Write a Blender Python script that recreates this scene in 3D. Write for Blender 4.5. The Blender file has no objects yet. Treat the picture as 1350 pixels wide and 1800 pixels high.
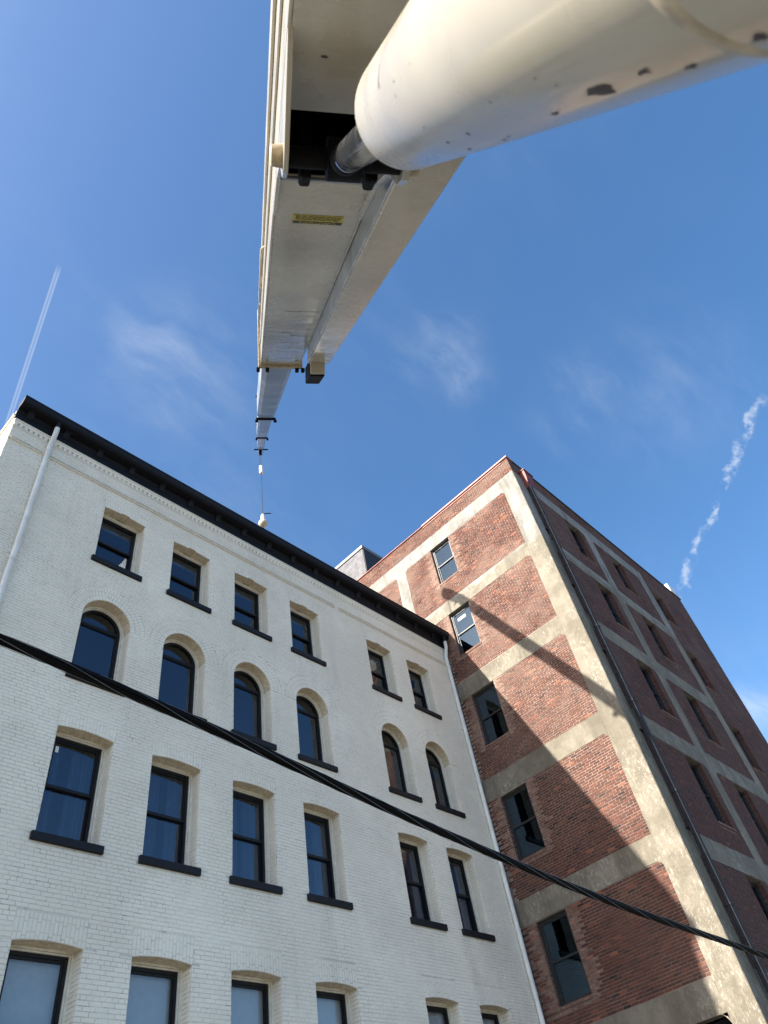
import bpy, math, random
import numpy as np
from mathutils import Vector, Matrix

random.seed(7)
rng = np.random.default_rng(7)
R_ = math.radians
scene = bpy.context.scene
COL = scene.collection

# ------------------------------------------------------------------ camera
CAMZ = 1.7                                   # eye height above the lot
FPX = 1270.05                                # focal length in photo pixels (1350 x 1800)
RM = ((0.7039119636771916, -0.6947034282248707, -0.14796990979497157),
      (-0.4596035454603715, -0.6043181910072382, 0.6508180275760617),
      (0.5415464231184399, 0.39011110062436194, 0.7446749631733784))
c_right, c_up, c_fwd = (Vector(r) for r in RM)
CAM = Vector((0, 0, CAMZ))
cam_data = bpy.data.cameras.new('camera')
cam = bpy.data.objects.new('camera', cam_data)
COL.objects.link(cam)
scene.camera = cam
m = Matrix((c_right, c_up, -c_fwd)).transposed().to_4x4()
m.translation = CAM
cam.matrix_world = m
cam_data.sensor_fit = 'HORIZONTAL'
cam_data.sensor_width = 36.0
cam_data.lens = FPX / 1350.0 * 36.0
cam_data.clip_start = 0.02
cam_data.clip_end = 3000
cam_data.dof.use_dof = True
cam_data.dof.focus_distance = 17.0
cam_data.dof.aperture_fstop = 15.0


def ray(px, py):
    """direction (unit depth) through a photo pixel"""
    return c_right * ((px - 675) / FPX) - c_up * ((py - 900) / FPX) + c_fwd


def project(p):
    d = Vector(p) - CAM
    z = d.dot(c_fwd)
    return 675 + FPX * d.dot(c_right) / z, 900 - FPX * d.dot(c_up) / z, z


# ------------------------------------------------------------------ sun and sky
SUN_TRAVEL = Vector((3.7, -1.0, -2.67)).normalized()
sun_data = bpy.data.lights.new('sun', 'SUN')
sun_data.energy = 4.9
sun_data.angle = R_(0.53)
sun_data.color = (1.0, 0.93, 0.82)
sun = bpy.data.objects.new('sun', sun_data)
COL.objects.link(sun)
sun.rotation_euler = SUN_TRAVEL.to_track_quat('-Z', 'Y').to_euler()
sun.location = (-30, 10, 40)

SKY_STRENGTH = 0.105
world = bpy.data.worlds.new('World')
scene.world = world
world.use_nodes = True
wt = world.node_tree


class NT:
    """small helper round a node tree"""
    def __init__(self, tree):
        self.t = tree

    def n(self, kind, **kw):
        nd = self.t.nodes.new(kind)
        for k, v in kw.items():
            setattr(nd, k, v)
        return nd

    def put(self, sock, v):
        if isinstance(v, bpy.types.NodeSocket):
            self.t.links.new(v, sock)
        elif v is not None:
            if sock.type == 'RGBA' and not hasattr(v, '__len__'):
                v = (v, v, v, 1)
            elif sock.type == 'RGBA' and len(v) == 3:
                v = (*v, 1)
            sock.default_value = v

    def math(self, op, a, b=None, c=None, clamp=False):
        nd = self.n('ShaderNodeMath', operation=op, use_clamp=clamp)
        for s, v in zip(nd.inputs, (a, b, c)):
            self.put(s, v)
        return nd.outputs[0]

    def vec(self, op, a, b=None):
        nd = self.n('ShaderNodeVectorMath', operation=op)
        self.put(nd.inputs[0], a)
        if b is not None:
            if op == 'SCALE':
                self.put(nd.inputs['Scale'], b)
            else:
                self.put(nd.inputs[1], b)
        return nd.outputs['Value'] if op in ('DOT_PRODUCT', 'LENGTH', 'DISTANCE') else nd.outputs[0]

    def mix(self, fac, a, b, blend='MIX'):
        nd = self.n('ShaderNodeMix', data_type='RGBA', blend_type=blend)
        self.put(nd.inputs[0], fac)
        self.put(nd.inputs[6], a)
        self.put(nd.inputs[7], b)
        return nd.outputs[2]

    def step(self, v, lo, hi, a=0.0, b=1.0):
        nd = self.n('ShaderNodeMapRange', interpolation_type='SMOOTHSTEP')
        for s, x in zip(nd.inputs, (v, lo, hi, a, b)):
            self.put(s, x)
        return nd.outputs[0]

    def noise(self, vec, scale, detail=4.0, rough=0.55, out='Fac', distort=0.0):
        nd = self.n('ShaderNodeTexNoise')
        self.put(nd.inputs['Vector'], vec)
        nd.inputs['Scale'].default_value = scale
        nd.inputs['Detail'].default_value = detail
        nd.inputs['Roughness'].default_value = rough
        nd.inputs['Distortion'].default_value = distort
        return nd.outputs[out]

    def voronoi(self, vec, scale, feature='F1', out='Distance'):
        nd = self.n('ShaderNodeTexVoronoi', feature=feature)
        self.put(nd.inputs['Vector'], vec)
        nd.inputs['Scale'].default_value = scale
        return nd.outputs[out]

    def ramp(self, fac, stops):
        nd = self.n('ShaderNodeValToRGB')
        self.put(nd.inputs[0], fac)
        el = nd.color_ramp.elements
        while len(el) < len(stops):
            el.new(0.5)
        for e, (p, c) in zip(el, stops):
            e.position = p
            e.color = (*c, 1)
        return nd.outputs[0]

    def bump(self, h, strength=0.3, dist=0.01):
        nd = self.n('ShaderNodeBump')
        nd.inputs['Strength'].default_value = strength
        nd.inputs['Distance'].default_value = dist
        self.put(nd.inputs['Height'], h)
        return nd.outputs[0]


def build_sky():
    w = NT(wt)
    bg = wt.nodes['Background']
    sky = w.n('ShaderNodeTexSky', sky_type='NISHITA')
    sky.sun_disc = False
    d = -SUN_TRAVEL
    sky.sun_elevation = math.asin(d.z)
    sky.sun_rotation = math.atan2(d.x, d.y)
    sky.altitude = 100
    sky.air_density = 1.0
    sky.dust_density = 1.6
    sky.ozone_density = 1.0
    D = w.vec('NORMALIZE', w.n('ShaderNodeTexCoord').outputs['Generated'])

    def unit(px, py):
        return ray(px, py).normalized()
    # wispy cirrus: soft patches of streaky noise high in the air, thin everywhere else
    warp = w.noise(D, 5.0, 3, out='Color')
    Dw = w.vec('ADD', D, w.vec('SCALE', w.vec('SUBTRACT', warp, (0.5, 0.5, 0.5)), 0.10))
    mp = w.n('ShaderNodeMapping')
    mp.inputs['Rotation'].default_value = (0.5, 0.3, 0.9)
    mp.inputs['Scale'].default_value = (1.0, 3.2, 1.6)
    w.put(mp.inputs['Vector'], Dw)
    wisps = w.step(w.noise(mp.outputs[0], 7.0, 8, 0.6), 0.30, 0.85)
    broad = w.step(w.noise(D, 2.2, 3), 0.42, 0.75)
    patch = w.math('MULTIPLY', broad, 0.10)
    for (px, py), rad, amt in (((320, 650), 0.135, 0.15), ((765, 600), 0.085, 0.19), ((240, 600), 0.08, 0.12),
                               ((1160, 700), 0.17, 0.11), ((1000, 720), 0.09, 0.12), ((1345, 1245), 0.05, 0.5),
                               ((820, 660), 0.05, 0.2)):
        dd = w.vec('DISTANCE', Dw, tuple(unit(px, py)))
        patch = w.math('ADD', patch, w.step(dd, rad, 0.0, 0.0, amt))
    cloud = w.math('MULTIPLY', patch, w.math('ADD', wisps, 0.06))

    def contrail(a, b, width, amt, jitter, jscale, puff=None, twin=0.0):
        a, b = unit(*a), unit(*b)
        nrm = a.cross(b).normalized()
        tan = (b - a).normalized()
        mid = (a + b).normalized()
        half = (b - a).length / 2
        v = D
        if jitter:
            j = w.noise(D, jscale, 4, 0.6, out='Color')
            v = w.vec('ADD', D, w.vec('SCALE', w.vec('SUBTRACT', j, (0.5, 0.5, 0.5)), jitter))
        off = w.vec('DOT_PRODUCT', v, tuple(nrm))
        if twin:
            off = w.math('SUBTRACT', w.math('ABSOLUTE', off), twin)
        band = w.step(w.math('ABSOLUTE', off), width, width * 0.15, 0.0, 1.0)
        al = w.math('ABSOLUTE', w.vec('DOT_PRODUCT', w.vec('SUBTRACT', D, tuple(mid)), tuple(tan)))
        end = w.step(al, half * 1.0, half * 0.85)
        front = w.math('GREATER_THAN', w.vec('DOT_PRODUCT', D, tuple(mid)), 0.5)
        m_ = w.math('MULTIPLY', w.math('MULTIPLY', band, end), w.math('MULTIPLY', front, amt))
        if puff:
            m_ = w.math('MULTIPLY', m_, w.step(w.noise(D, puff, 5, 0.6), 0.40, 0.62))
        return m_
    cloud = w.math('ADD', cloud, contrail((106, 462), (8, 760), 0.0020, 0.24, 0.0, 1, twin=0.0016))
    cloud = w.math('ADD', cloud, contrail((1180, 1060), (1350, 690), 0.0085, 0.42, 0.050, 26.0, puff=55.0))
    cloud = w.math('MINIMUM', cloud, 0.9)
    hs = w.n('ShaderNodeHueSaturation')
    hs.inputs['Saturation'].default_value = 1.27
    hs.inputs['Value'].default_value = 0.93
    w.put(hs.inputs['Color'], sky.outputs[0])
    col = w.mix(cloud, hs.outputs[0], (3.3, 3.5, 3.8))
    w.put(bg.inputs['Color'], col)
    bg.inputs['Strength'].default_value = SKY_STRENGTH


build_sky()

scene.render.engine = 'CYCLES'
scene.view_settings.view_transform = 'Standard'
scene.view_settings.look = 'None'
scene.view_settings.gamma = 1.0
scene.view_settings.use_curve_mapping = False
scene.view_settings.exposure = 1.53
scene.cycles.max_bounces = 8
scene.cycles.use_denoising = True
scene.render.resolution_x, scene.render.resolution_y = 768, 1024

# ------------------------------------------------------------------ materials
MATS = {}


def material(name):
    mt = bpy.data.materials.new(name)
    mt.use_nodes = True
    MATS[name] = mt
    nt = NT(mt.node_tree)
    b = mt.node_tree.nodes['Principled BSDF']
    pos = nt.n('ShaderNodeNewGeometry').outputs['Position']
    return nt, b, pos


def tint_input(nt):
    """per-brick numbers: a face attribute on joined bricks, a custom property on single ones"""
    a = nt.n('ShaderNodeAttribute', attribute_type='GEOMETRY', attribute_name='tint').outputs['Color']
    o = nt.n('ShaderNodeAttribute', attribute_type='OBJECT', attribute_name='tint').outputs['Color']
    s = nt.n('ShaderNodeSeparateColor')
    nt.put(s.inputs[0], nt.mix(1.0, a, o, 'ADD'))
    return s.outputs


def streak_coords(nt, pos, sx, sy, sz):
    mp = nt.n('ShaderNodeMapping')
    mp.inputs['Scale'].default_value = (sx, sy, sz)
    nt.put(mp.inputs['Vector'], pos)
    return mp.outputs[0]


def simple(name, color, rough=0.6, metal=0.0, spec=0.5, var=0.12, nscale=6.0, bump=0.0, bscale=60.0):
    nt, b, pos = material(name)
    nz = nt.noise(pos, nscale, 6, 0.6)
    dark = tuple(c * (1 - var) for c in color)
    lite = tuple(min(1, c * (1 + var)) for c in color)
    nt.put(b.inputs['Base Color'], nt.mix(nt.step(nz, 0.3, 0.7), dark, lite))
    b.inputs['Roughness'].default_value = rough
    b.inputs['Metallic'].default_value = metal
    b.inputs['Specular IOR Level'].default_value = spec
    if bump:
        nt.put(b.inputs['Normal'], nt.bump(nt.noise(pos, bscale, 5), bump, 0.01))
    return MATS[name]


def make_materials():
    # white painted brick
    for nm, mortar in (('white_brick', False), ('white_joint', True)):
        nt, b, pos = material(nm)
        t = tint_input(nt)
        big = nt.noise(pos, 0.45, 7, 0.66)
        fine = nt.noise(pos, 26, 5, 0.65)
        base = nt.mix(nt.step(big, 0.35, 0.7), (0.78, 0.74, 0.635), (0.90, 0.86, 0.745))
        base = nt.mix(nt.math('MULTIPLY', t[0], 0.12), base, (0.56, 0.53, 0.47))
        base = nt.mix(nt.step(fine, 0.58, 0.8, 0.0, 0.22), base, (0.46, 0.44, 0.40))
        run = nt.step(nt.noise(streak_coords(nt, pos, 2.2, 2.2, 0.22), 1.0, 6, 0.65), 0.52, 0.76, 0.0, 0.30)
        base = nt.mix(run, base, (0.50, 0.48, 0.42))
        if mortar:
            crack = nt.math('MULTIPLY', nt.step(nt.noise(pos, 5.0, 9, 0.85), 0.51, 0.62), nt.step(nt.noise(pos, 0.55, 4, 0.6), 0.36, 0.62))
            soft = nt.step(nt.noise(pos, 1.1, 6, 0.7), 0.32, 0.64, 0.12, 0.52)
            base = nt.mix(nt.math('MULTIPLY', crack, 0.72), nt.mix(soft, base, (0.36, 0.35, 0.32)), (0.10, 0.095, 0.09))
        else:
            worn = nt.step(nt.noise(pos, 5.5, 8, 0.8), 0.62, 0.72, 0.0, 0.40)
            base = nt.mix(worn, base, (0.50, 0.47, 0.43))
        nt.put(b.inputs['Base Color'], base)
        b.inputs['Roughness'].default_value = 0.62
        nt.put(b.inputs['Normal'], nt.bump(nt.noise(pos, 70, 6, 0.7), 0.35, 0.006))
    # red brick
    nt, b, pos = material('red_brick')
    t = tint_input(nt)
    z = nt.n('ShaderNodeSeparateXYZ')
    nt.put(z.inputs[0], pos)
    zz = z.outputs[2]
    col = nt.ramp(t[0], ((0.0, (0.016, 0.010, 0.010)), (0.10, (0.045, 0.019, 0.015)), (0.45, (0.086, 0.030, 0.0195)),
                         (0.75, (0.122, 0.041, 0.0245)), (0.93, (0.185, 0.060, 0.033)), (1.0, (0.24, 0.080, 0.040))))
    mott = nt.noise(pos, 32, 6, 0.7)
    col = nt.mix(nt.step(mott, 0.45, 0.75, 0.0, 0.45), col, (0.060, 0.027, 0.021))
    wash = nt.noise(pos, 0.7, 7, 0.62)
    grain = nt.noise(pos, 9, 6, 0.75)
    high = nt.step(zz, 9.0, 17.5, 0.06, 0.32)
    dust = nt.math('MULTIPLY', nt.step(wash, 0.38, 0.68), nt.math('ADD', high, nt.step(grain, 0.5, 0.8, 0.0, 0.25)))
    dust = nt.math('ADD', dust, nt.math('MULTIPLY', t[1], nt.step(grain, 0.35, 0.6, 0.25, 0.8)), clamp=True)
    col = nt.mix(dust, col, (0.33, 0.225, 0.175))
    dark_mix = nt.math('MULTIPLY', t[2], nt.step(wash, 0.3, 0.65, 0.3, 0.75))  # third tint channel draws the brick toward a dark red-brown
    col = nt.mix(dark_mix, col, (0.062, 0.030, 0.026))
    nt.put(b.inputs['Base Color'], col)
    b.inputs['Roughness'].default_value = 0.9
    nt.put(b.inputs['Normal'], nt.bump(nt.noise(pos, 55, 6, 0.7), 0.5, 0.008))
    # mortar of the red walls
    nt, b, pos = material('red_mortar')
    z = nt.n('ShaderNodeSeparateXYZ')
    nt.put(z.inputs[0], pos)
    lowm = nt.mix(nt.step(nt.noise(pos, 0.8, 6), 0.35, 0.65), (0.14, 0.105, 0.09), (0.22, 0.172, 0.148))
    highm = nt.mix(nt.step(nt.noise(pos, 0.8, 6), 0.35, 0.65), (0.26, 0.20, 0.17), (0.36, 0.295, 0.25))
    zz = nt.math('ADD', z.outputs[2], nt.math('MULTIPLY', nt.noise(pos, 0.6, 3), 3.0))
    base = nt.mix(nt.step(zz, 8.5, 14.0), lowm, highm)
    base = nt.mix(nt.step(nt.noise(pos, 14, 6, 0.7), 0.52, 0.75, 0.0, 0.5), base, (0.20, 0.15, 0.13))
    nt.put(b.inputs['Base Color'], base)
    b.inputs['Roughness'].default_value = 0.95
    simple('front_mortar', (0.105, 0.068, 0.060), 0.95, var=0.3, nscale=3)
    # concrete frame
    nt, b, pos = material('concrete')
    z = nt.n('ShaderNodeSeparateXYZ')
    nt.put(z.inputs[0], pos)
    zz = nt.math('ADD', z.outputs[2], nt.math('MULTIPLY', nt.math('SUBTRACT', nt.noise(pos, 3, 4), 0.5), 0.9))
    base = nt.mix(nt.step(nt.noise(pos, 1.6, 10, 0.72), 0.35, 0.65), (0.138, 0.120, 0.090), (0.215, 0.190, 0.148))
    top = nt.mix(nt.step(nt.noise(pos, 2.0, 7, 0.65), 0.35, 0.7), (0.185, 0.182, 0.170), (0.262, 0.260, 0.245))
    base = nt.mix(nt.step(zz, 19.05, 19.35), base, top)
    scuff = nt.noise(streak_coords(nt, pos, 13, 13, 6), 1.3, 13, 0.82, distort=0.4)
    area = nt.step(nt.noise(pos, 0.75, 4, 0.6), 0.40, 0.60)
    sc = nt.math('MULTIPLY', nt.step(scuff, 0.50, 0.62), area)
    base = nt.mix(nt.math('MULTIPLY', sc, 0.9), base, (0.37, 0.35, 0.30))
    pit = nt.step(nt.noise(pos, 30, 5, 0.7), 0.62, 0.74, 0.0, 0.45)
    base = nt.mix(pit, base, (0.16, 0.135, 0.10))
    stain = nt.step(nt.noise(streak_coords(nt, pos, 1.8, 1.8, 0.35), 1.0, 6, 0.6), 0.46, 0.66, 0.0, 0.6)
    base = nt.mix(stain, base, (0.10, 0.087, 0.064))
    nt.put(b.inputs['Base Color'], base)
    b.inputs['Roughness'].default_value = 0.88
    nt.put(b.inputs['Normal'], nt.bump(nt.noise(pos, 18, 9, 0.7), 0.45, 0.015))
    simple('black_paint', (0.0045, 0.005, 0.008), 0.6, var=0.3, bump=0.15, spec=0.25)
    simple('sill_paint', (0.0065, 0.0075, 0.012), 0.6, var=0.3, nscale=12, bump=0.3, spec=0.3)
    simple('window_dark', (0.006, 0.0065, 0.009), 0.5, var=0.2, spec=0.3)
    simple('window_steel', (0.020, 0.021, 0.024), 0.4, var=0.25, spec=0.45)
    simple('mould_cream', (0.72, 0.69, 0.60), 0.6, var=0.10, nscale=9)
    simple('soffit_warm_bounce', (0.62, 0.54, 0.40), 0.85, var=0.18, nscale=14, bump=0.4)  # white paint with warm bounce light from the ground put into the colour
    simple('pipe_white', (0.70, 0.71, 0.68), 0.42, var=0.10, nscale=3)
    simple('pipe_dark', (0.022, 0.023, 0.030), 0.75, var=0.25, spec=0.25)
    simple('red_metal', (0.17, 0.030, 0.022), 0.5, var=0.2, spec=0.3)
    simple('coping_red', (0.36, 0.12, 0.10), 0.5, var=0.2)
    simple('coping_dark', (0.035, 0.035, 0.040), 0.5, var=0.2)
    simple('grey_stucco', (0.125, 0.125, 0.137), 0.85, var=0.28, nscale=4.0, bump=0.8, bscale=9)
    simple('bulkhead_dark', (0.014, 0.015, 0.019), 0.6, var=0.3)
    simple('grey_trim', (0.15, 0.16, 0.175), 0.45, var=0.1)
    simple('unit_white', (0.74, 0.73, 0.70), 0.5, var=0.08)
    simple('interior', (0.035, 0.035, 0.035), 0.9, var=0.2, nscale=1)
    simple('curtain', (0.22, 0.23, 0.25), 0.9, var=0.1)
    simple('shade', (0.50, 0.51, 0.51), 0.85, var=0.05)
    simple('roof_felt', (0.10, 0.10, 0.105), 0.95, var=0.3)
    simple('timber', (0.45, 0.40, 0.33), 0.8, var=0.3, nscale=10)
    simple('paper', (0.8, 0.8, 0.78), 0.9, var=0.03)
    simple('cable_black', (0.0045, 0.0045, 0.005), 0.6, var=0.3, nscale=30, spec=0.08)
    simple('lashing', (0.20, 0.20, 0.21), 0.45, metal=0.5)
    simple('wood_pole', (0.16, 0.11, 0.075), 0.9, var=0.3, nscale=8)
    simple('grease_black', (0.0035, 0.0035, 0.004), 0.7, var=0.4, nscale=30, bump=0.6, bscale=90, spec=0.15)
    simple('pin_tan', (0.36, 0.30, 0.20), 0.55, var=0.3, nscale=40)
    simple('steel_wire', (0.02, 0.02, 0.022), 0.7, spec=0.2)
    simple('ball_cream', (0.50, 0.45, 0.36), 0.5, var=0.25, nscale=12)
    simple('sticker_yellow', (0.42, 0.34, 0.03), 0.45, var=0.12, nscale=40)
    simple('sticker_black', (0.012, 0.012, 0.010), 0.5)
    # chrome
    nt, b, pos = material('chrome')
    b.inputs['Base Color'].default_value = (0.80, 0.82, 0.85, 1)
    b.inputs['Metallic'].default_value = 0.95
    nt.put(b.inputs['Roughness'], nt.step(nt.noise(pos, 20, 4), 0.3, 0.8, 0.08, 0.15))
    # glass: thin pane, sky mirrored by fresnel, the room behind seen through
    for nm, tintc, f0, gcol in (('glass', (0.62, 0.70, 0.80), 0.07, (0.90, 0.95, 1.0)), ('glass_shaded', (0.86, 0.90, 0.93), 0.05, (0.93, 0.96, 1.0)), ('glass_blue_mirror', (0.40, 0.47, 0.54), 0.095, (0.55, 0.78, 1.0))):  # last pane tints its reflections blue, standing in for a bluer sky
        nt, b, pos = material(nm)
        tr = nt.n('ShaderNodeBsdfTransparent')
        tr.inputs[0].default_value = (*tintc, 1)
        gl = nt.n('ShaderNodeBsdfGlossy')
        gl.inputs['Color'].default_value = (*gcol, 1)
        gl.inputs['Roughness'].default_value = 0.012
        nrm = nt.bump(nt.noise(pos, 1.3, 2), 0.10, 0.02)
        nt.put(gl.inputs['Normal'], nrm)
        geo = nt.n('ShaderNodeNewGeometry')
        cosv = nt.math('ABSOLUTE', nt.vec('DOT_PRODUCT', geo.outputs['Incoming'], geo.outputs['True Normal']))
        sch = nt.math('POWER', nt.math('SUBTRACT', 1.0, cosv, clamp=True), 5.0)
        mx = nt.n('ShaderNodeMixShader')
        nt.put(mx.inputs[0], nt.math('MULTIPLY_ADD', sch, 1 - f0, f0))
        nt.put(mx.inputs[1], tr.outputs[0])
        nt.put(mx.inputs[2], gl.outputs[0])
        nt.put(MATS[nm].node_tree.nodes['Material Output'].inputs[0], mx.outputs[0])
    # crane paint: cream enamel with chips, scratches and dirt
    nt, b, pos = material('crane_cream')
    base = nt.mix(nt.step(nt.noise(pos, 2.5, 3, 0.5), 0.25, 0.8), (0.37, 0.335, 0.255), (0.43, 0.392, 0.305))
    dirt = nt.step(nt.noise(pos, 1.3, 5, 0.6), 0.42, 0.78, 0.0, 0.5)
    base = nt.mix(dirt, base, (0.20, 0.172, 0.125))
    spot = nt.noise(pos, 13, 3, 0.5)
    gate = nt.step(nt.noise(pos, 3.2, 3), 0.50, 0.58)
    chip = nt.math('MULTIPLY', nt.step(spot, 0.715, 0.73), gate)
    base = nt.mix(chip, base, (0.045, 0.035, 0.028))
    nt.put(b.inputs['Base Color'], base)
    nt.put(b.inputs['Roughness'], nt.math('ADD', nt.step(nt.noise(pos, 5, 5), 0.3, 0.7, 0.20, 0.34), nt.math('MULTIPLY', chip, 0.4)))
    b.inputs['Coat Weight'].default_value = 0.3
    b.inputs['Coat Roughness'].default_value = 0.10
    nt.put(b.inputs['Normal'], nt.bump(nt.noise(pos, 3.5, 3), 0.10, 0.03))
    # telescoped sections: pale scuffed enamel
    nt, b, pos = material('crane_section')
    base = nt.mix(nt.step(nt.noise(pos, 1.4, 7, 0.65), 0.35, 0.7), (0.13, 0.15, 0.18), (0.30, 0.32, 0.345))
    base = nt.mix(nt.step(nt.noise(pos, 3.5, 7, 0.75), 0.55, 0.72, 0.0, 0.7), base, (0.09, 0.09, 0.10))
    nt.put(b.inputs['Base Color'], base)
    b.inputs['Roughness'].default_value = 0.35
    # ground
    nt, b, pos = material('asphalt')
    base = nt.mix(nt.step(nt.noise(pos, 0.25, 7, 0.6), 0.35, 0.7), (0.088, 0.080, 0.066), (0.135, 0.123, 0.102))
    base = nt.mix(nt.step(nt.noise(pos, 40, 4), 0.4, 0.7, 0.0, 0.5), base, (0.12, 0.115, 0.11))
    nt.put(b.inputs['Base Color'], base)
    b.inputs['Roughness'].default_value = 0.95


make_materials()
M = MATS


# ------------------------------------------------------------------ object helpers
class MB:
    """collects simple solids and links them as one mesh object"""
    def __init__(self):
        self.v, self.f = [], []

    def add(self, verts, faces):
        o = len(self.v)
        self.v += [tuple(p) for p in verts]
        self.f += [tuple(i + o for i in f) for f in faces]
        return self

    def hexa(self, p):
        """eight corners: 0-3 one end, 4-7 the other, same order"""
        return self.add(p, ((3, 2, 1, 0), (4, 5, 6, 7), (0, 1, 5, 4), (1, 2, 6, 5), (2, 3, 7, 6), (3, 0, 4, 7)))

    def box(self, F, u0, u1, d0, d1, v0, v1):
        p = [F(u0, d0, v0), F(u1, d0, v0), F(u1, d0, v1), F(u0, d0, v1),
             F(u0, d1, v0), F(u1, d1, v0), F(u1, d1, v1), F(u0, d1, v1)]
        return self.hexa(p)

    def prism(self, F, outline, d0, d1):
        """outline in (u, v), from depth d0 to d1"""
        n = len(outline)
        vs = [F(u, d0, v) for u, v in outline] + [F(u, d1, v) for u, v in outline]
        fs = [tuple(range(n - 1, -1, -1)), tuple(range(n, 2 * n))]
        fs += [(i, (i + 1) % n, n + (i + 1) % n, n + i) for i in range(n)]
        return self.add(vs, fs)

    def loft(self, rings, caps=True, closed=True):
        n = len(rings[0])
        vs = [p for r in rings for p in r]
        fs = []
        for k in range(len(rings) - 1):
            for i in range(n if closed else n - 1):
                a, b2 = k * n + i, k * n + (i + 1) % n
                fs.append((a, b2, b2 + n, a + n))
        if caps:
            fs.append(tuple(range(n - 1, -1, -1)))
            fs.append(tuple(range((len(rings) - 1) * n, len(rings) * n)))
        return self.add(vs, fs)

    def tube(self, pts, rad, seg=12, caps=True):
        pts = [Vector(p) for p in pts]
        rads = rad if hasattr(rad, '__len__') else [rad] * len(pts)
        rings = []
        up = None
        for i, p in enumerate(pts):
            t = (pts[min(i + 1, len(pts) - 1)] - pts[max(i - 1, 0)]).normalized()
            if up is None:
                up = t.orthogonal().normalized()
            up = (up - t * up.dot(t)).normalized()
            s = t.cross(up)
            rings.append([p + (up * math.cos(a) + s * math.sin(a)) * rads[i] for a in
                          (2 * math.pi * k / seg for k in range(seg))])
        return self.loft(rings, caps)

    def build(self, name, mat, parent=None, smooth=False, bevel=0.0, recalc=True):
        me = bpy.data.meshes.new(name)
        me.from_pydata(self.v, [], self.f)
        if recalc:
            import bmesh
            bm = bmesh.new()
            bm.from_mesh(me)
            bmesh.ops.recalc_face_normals(bm, faces=bm.faces[:])
            bm.to_mesh(me)
            bm.free()
        me.materials.append(M[mat])
        if smooth:
            me.polygons.foreach_set('use_smooth', [True] * len(me.polygons))
            me.set_sharp_from_angle(angle=R_(35))
        me.update()
        o = bpy.data.objects.new(name, me)
        COL.objects.link(o)
        if parent is not None:
            put_under(o, parent)
        if bevel:
            md = o.modifiers.new('bevel', 'BEVEL')
            md.width = bevel
            md.segments = 2
            md.limit_method = 'ANGLE'
        return o


def put_under(o, parent):
    o.parent = parent
    if parent.type == 'EMPTY':
        o.location = -parent.location          # meshes are written in world coordinates


def thing(name, label, cat, loc, group=None):
    o = bpy.data.objects.new(name, None)
    o.empty_display_size = 0.3
    COL.objects.link(o)
    o.location = loc
    tag(o, label, cat, group)
    return o


def tag(o, label=None, cat=None, group=None, kind=None):
    if label:
        o['label'] = label
    if cat:
        o['category'] = cat
    if group:
        o['group'] = group
    if kind:
        o['kind'] = kind
    return o


# wall frames: (u along the wall, d into the wall, v above the camera's eye level)
S = 11.6
FY = 11.6                     # plane of the white facade
BX = 17.915                   # plane of the brick building's lit side wall
BY = 6.51                     # plane of the brick building's front


def F_white(u, d, v):
    return (u, FY + d, v + CAMZ)


def F_side(u, d, v):
    return (BX + d, u, v + CAMZ)


def F_front(u, d, v):
    return (BX + u, BY + d, v + CAMZ)


def F_gable(u, d, v):         # left end wall of the white building; u = Y
    return (WX0 + d, u, v + CAMZ)


def F_world(u, d, v):
    return (u, d, v)


GROUND = -CAMZ
WX0, WX1 = 2.14, BX           # white facade from its free corner to the brick wall


# ------------------------------------------------------------------ walls with openings
class Opening:
    """top is a function of u; shape 'seg' (shallow arch), 'round' or 'flat'"""
    def __init__(self, u0, u1, v0, v1, shape='flat', rise=0.0, bump=0.0):
        self.u0, self.u1, self.v0, self.v1 = u0, u1, v0, v1
        self.shape, self.rise, self.bump = shape, rise, bump
        self.uc, self.w = (u0 + u1) / 2, u1 - u0

    def top(self, u):
        x = (u - self.uc) / (self.w / 2)
        x = max(-1, min(1, x))
        if self.shape == 'round':
            r = self.w / 2
            return self.v1 - r + r * math.sqrt(max(0, 1 - x * x))
        t = self.v1 - self.rise * x * x
        if self.bump and abs(x) < 0.2:
            t += self.bump
        return t

    def us(self):
        if self.shape == 'round':
            return [self.uc - self.w / 2 * math.cos(math.pi * k / 20) for k in range(21)]
        if self.bump:
            k = [-1, -.75, -.5, -.21, -.199, 0, .199, .21, .5, .75, 1]
            return [self.uc + x * self.w / 2 for x in k]
        if self.rise:
            return [self.u0 + self.w * k / 10 for k in range(11)]
        return [self.u0, self.u1]

    def crown(self):
        return max(self.top(u) for u in self.us())


def wall_skin(F, u0, u1, v0, v1, ops, name, mat, parent):
    """flat sheet of the wall with its openings left out, spandrels filled up to the arches"""
    us = sorted({u0, u1, *(o.u0 for o in ops), *(o.u1 for o in ops)})
    vs = sorted({v0, v1, *(o.v0 for o in ops), *(o.crown() for o in ops)})
    mb = MB()
    for a, b in zip(us, us[1:]):
        for c, d in zip(vs, vs[1:]):
            um, vm = (a + b) / 2, (c + d) / 2
            if any(o.u0 < um < o.u1 and o.v0 < vm < o.crown() for o in ops):
                continue
            mb.add([F(a, 0, c), F(b, 0, c), F(b, 0, d), F(a, 0, d)], [(0, 1, 2, 3)])
    for o in ops:
        k = o.us()
        cr = o.crown()
        for a, b in zip(k, k[1:]):
            if cr - o.top(a) > 1e-5 or cr - o.top(b) > 1e-5:
                mb.add([F(a, 0, o.top(a)), F(b, 0, o.top(b)), F(b, 0, cr), F(a, 0, cr)], [(0, 1, 2, 3)])
    return mb.build(name, mat, parent, recalc=False)


PITCH = 0.0697


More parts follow.
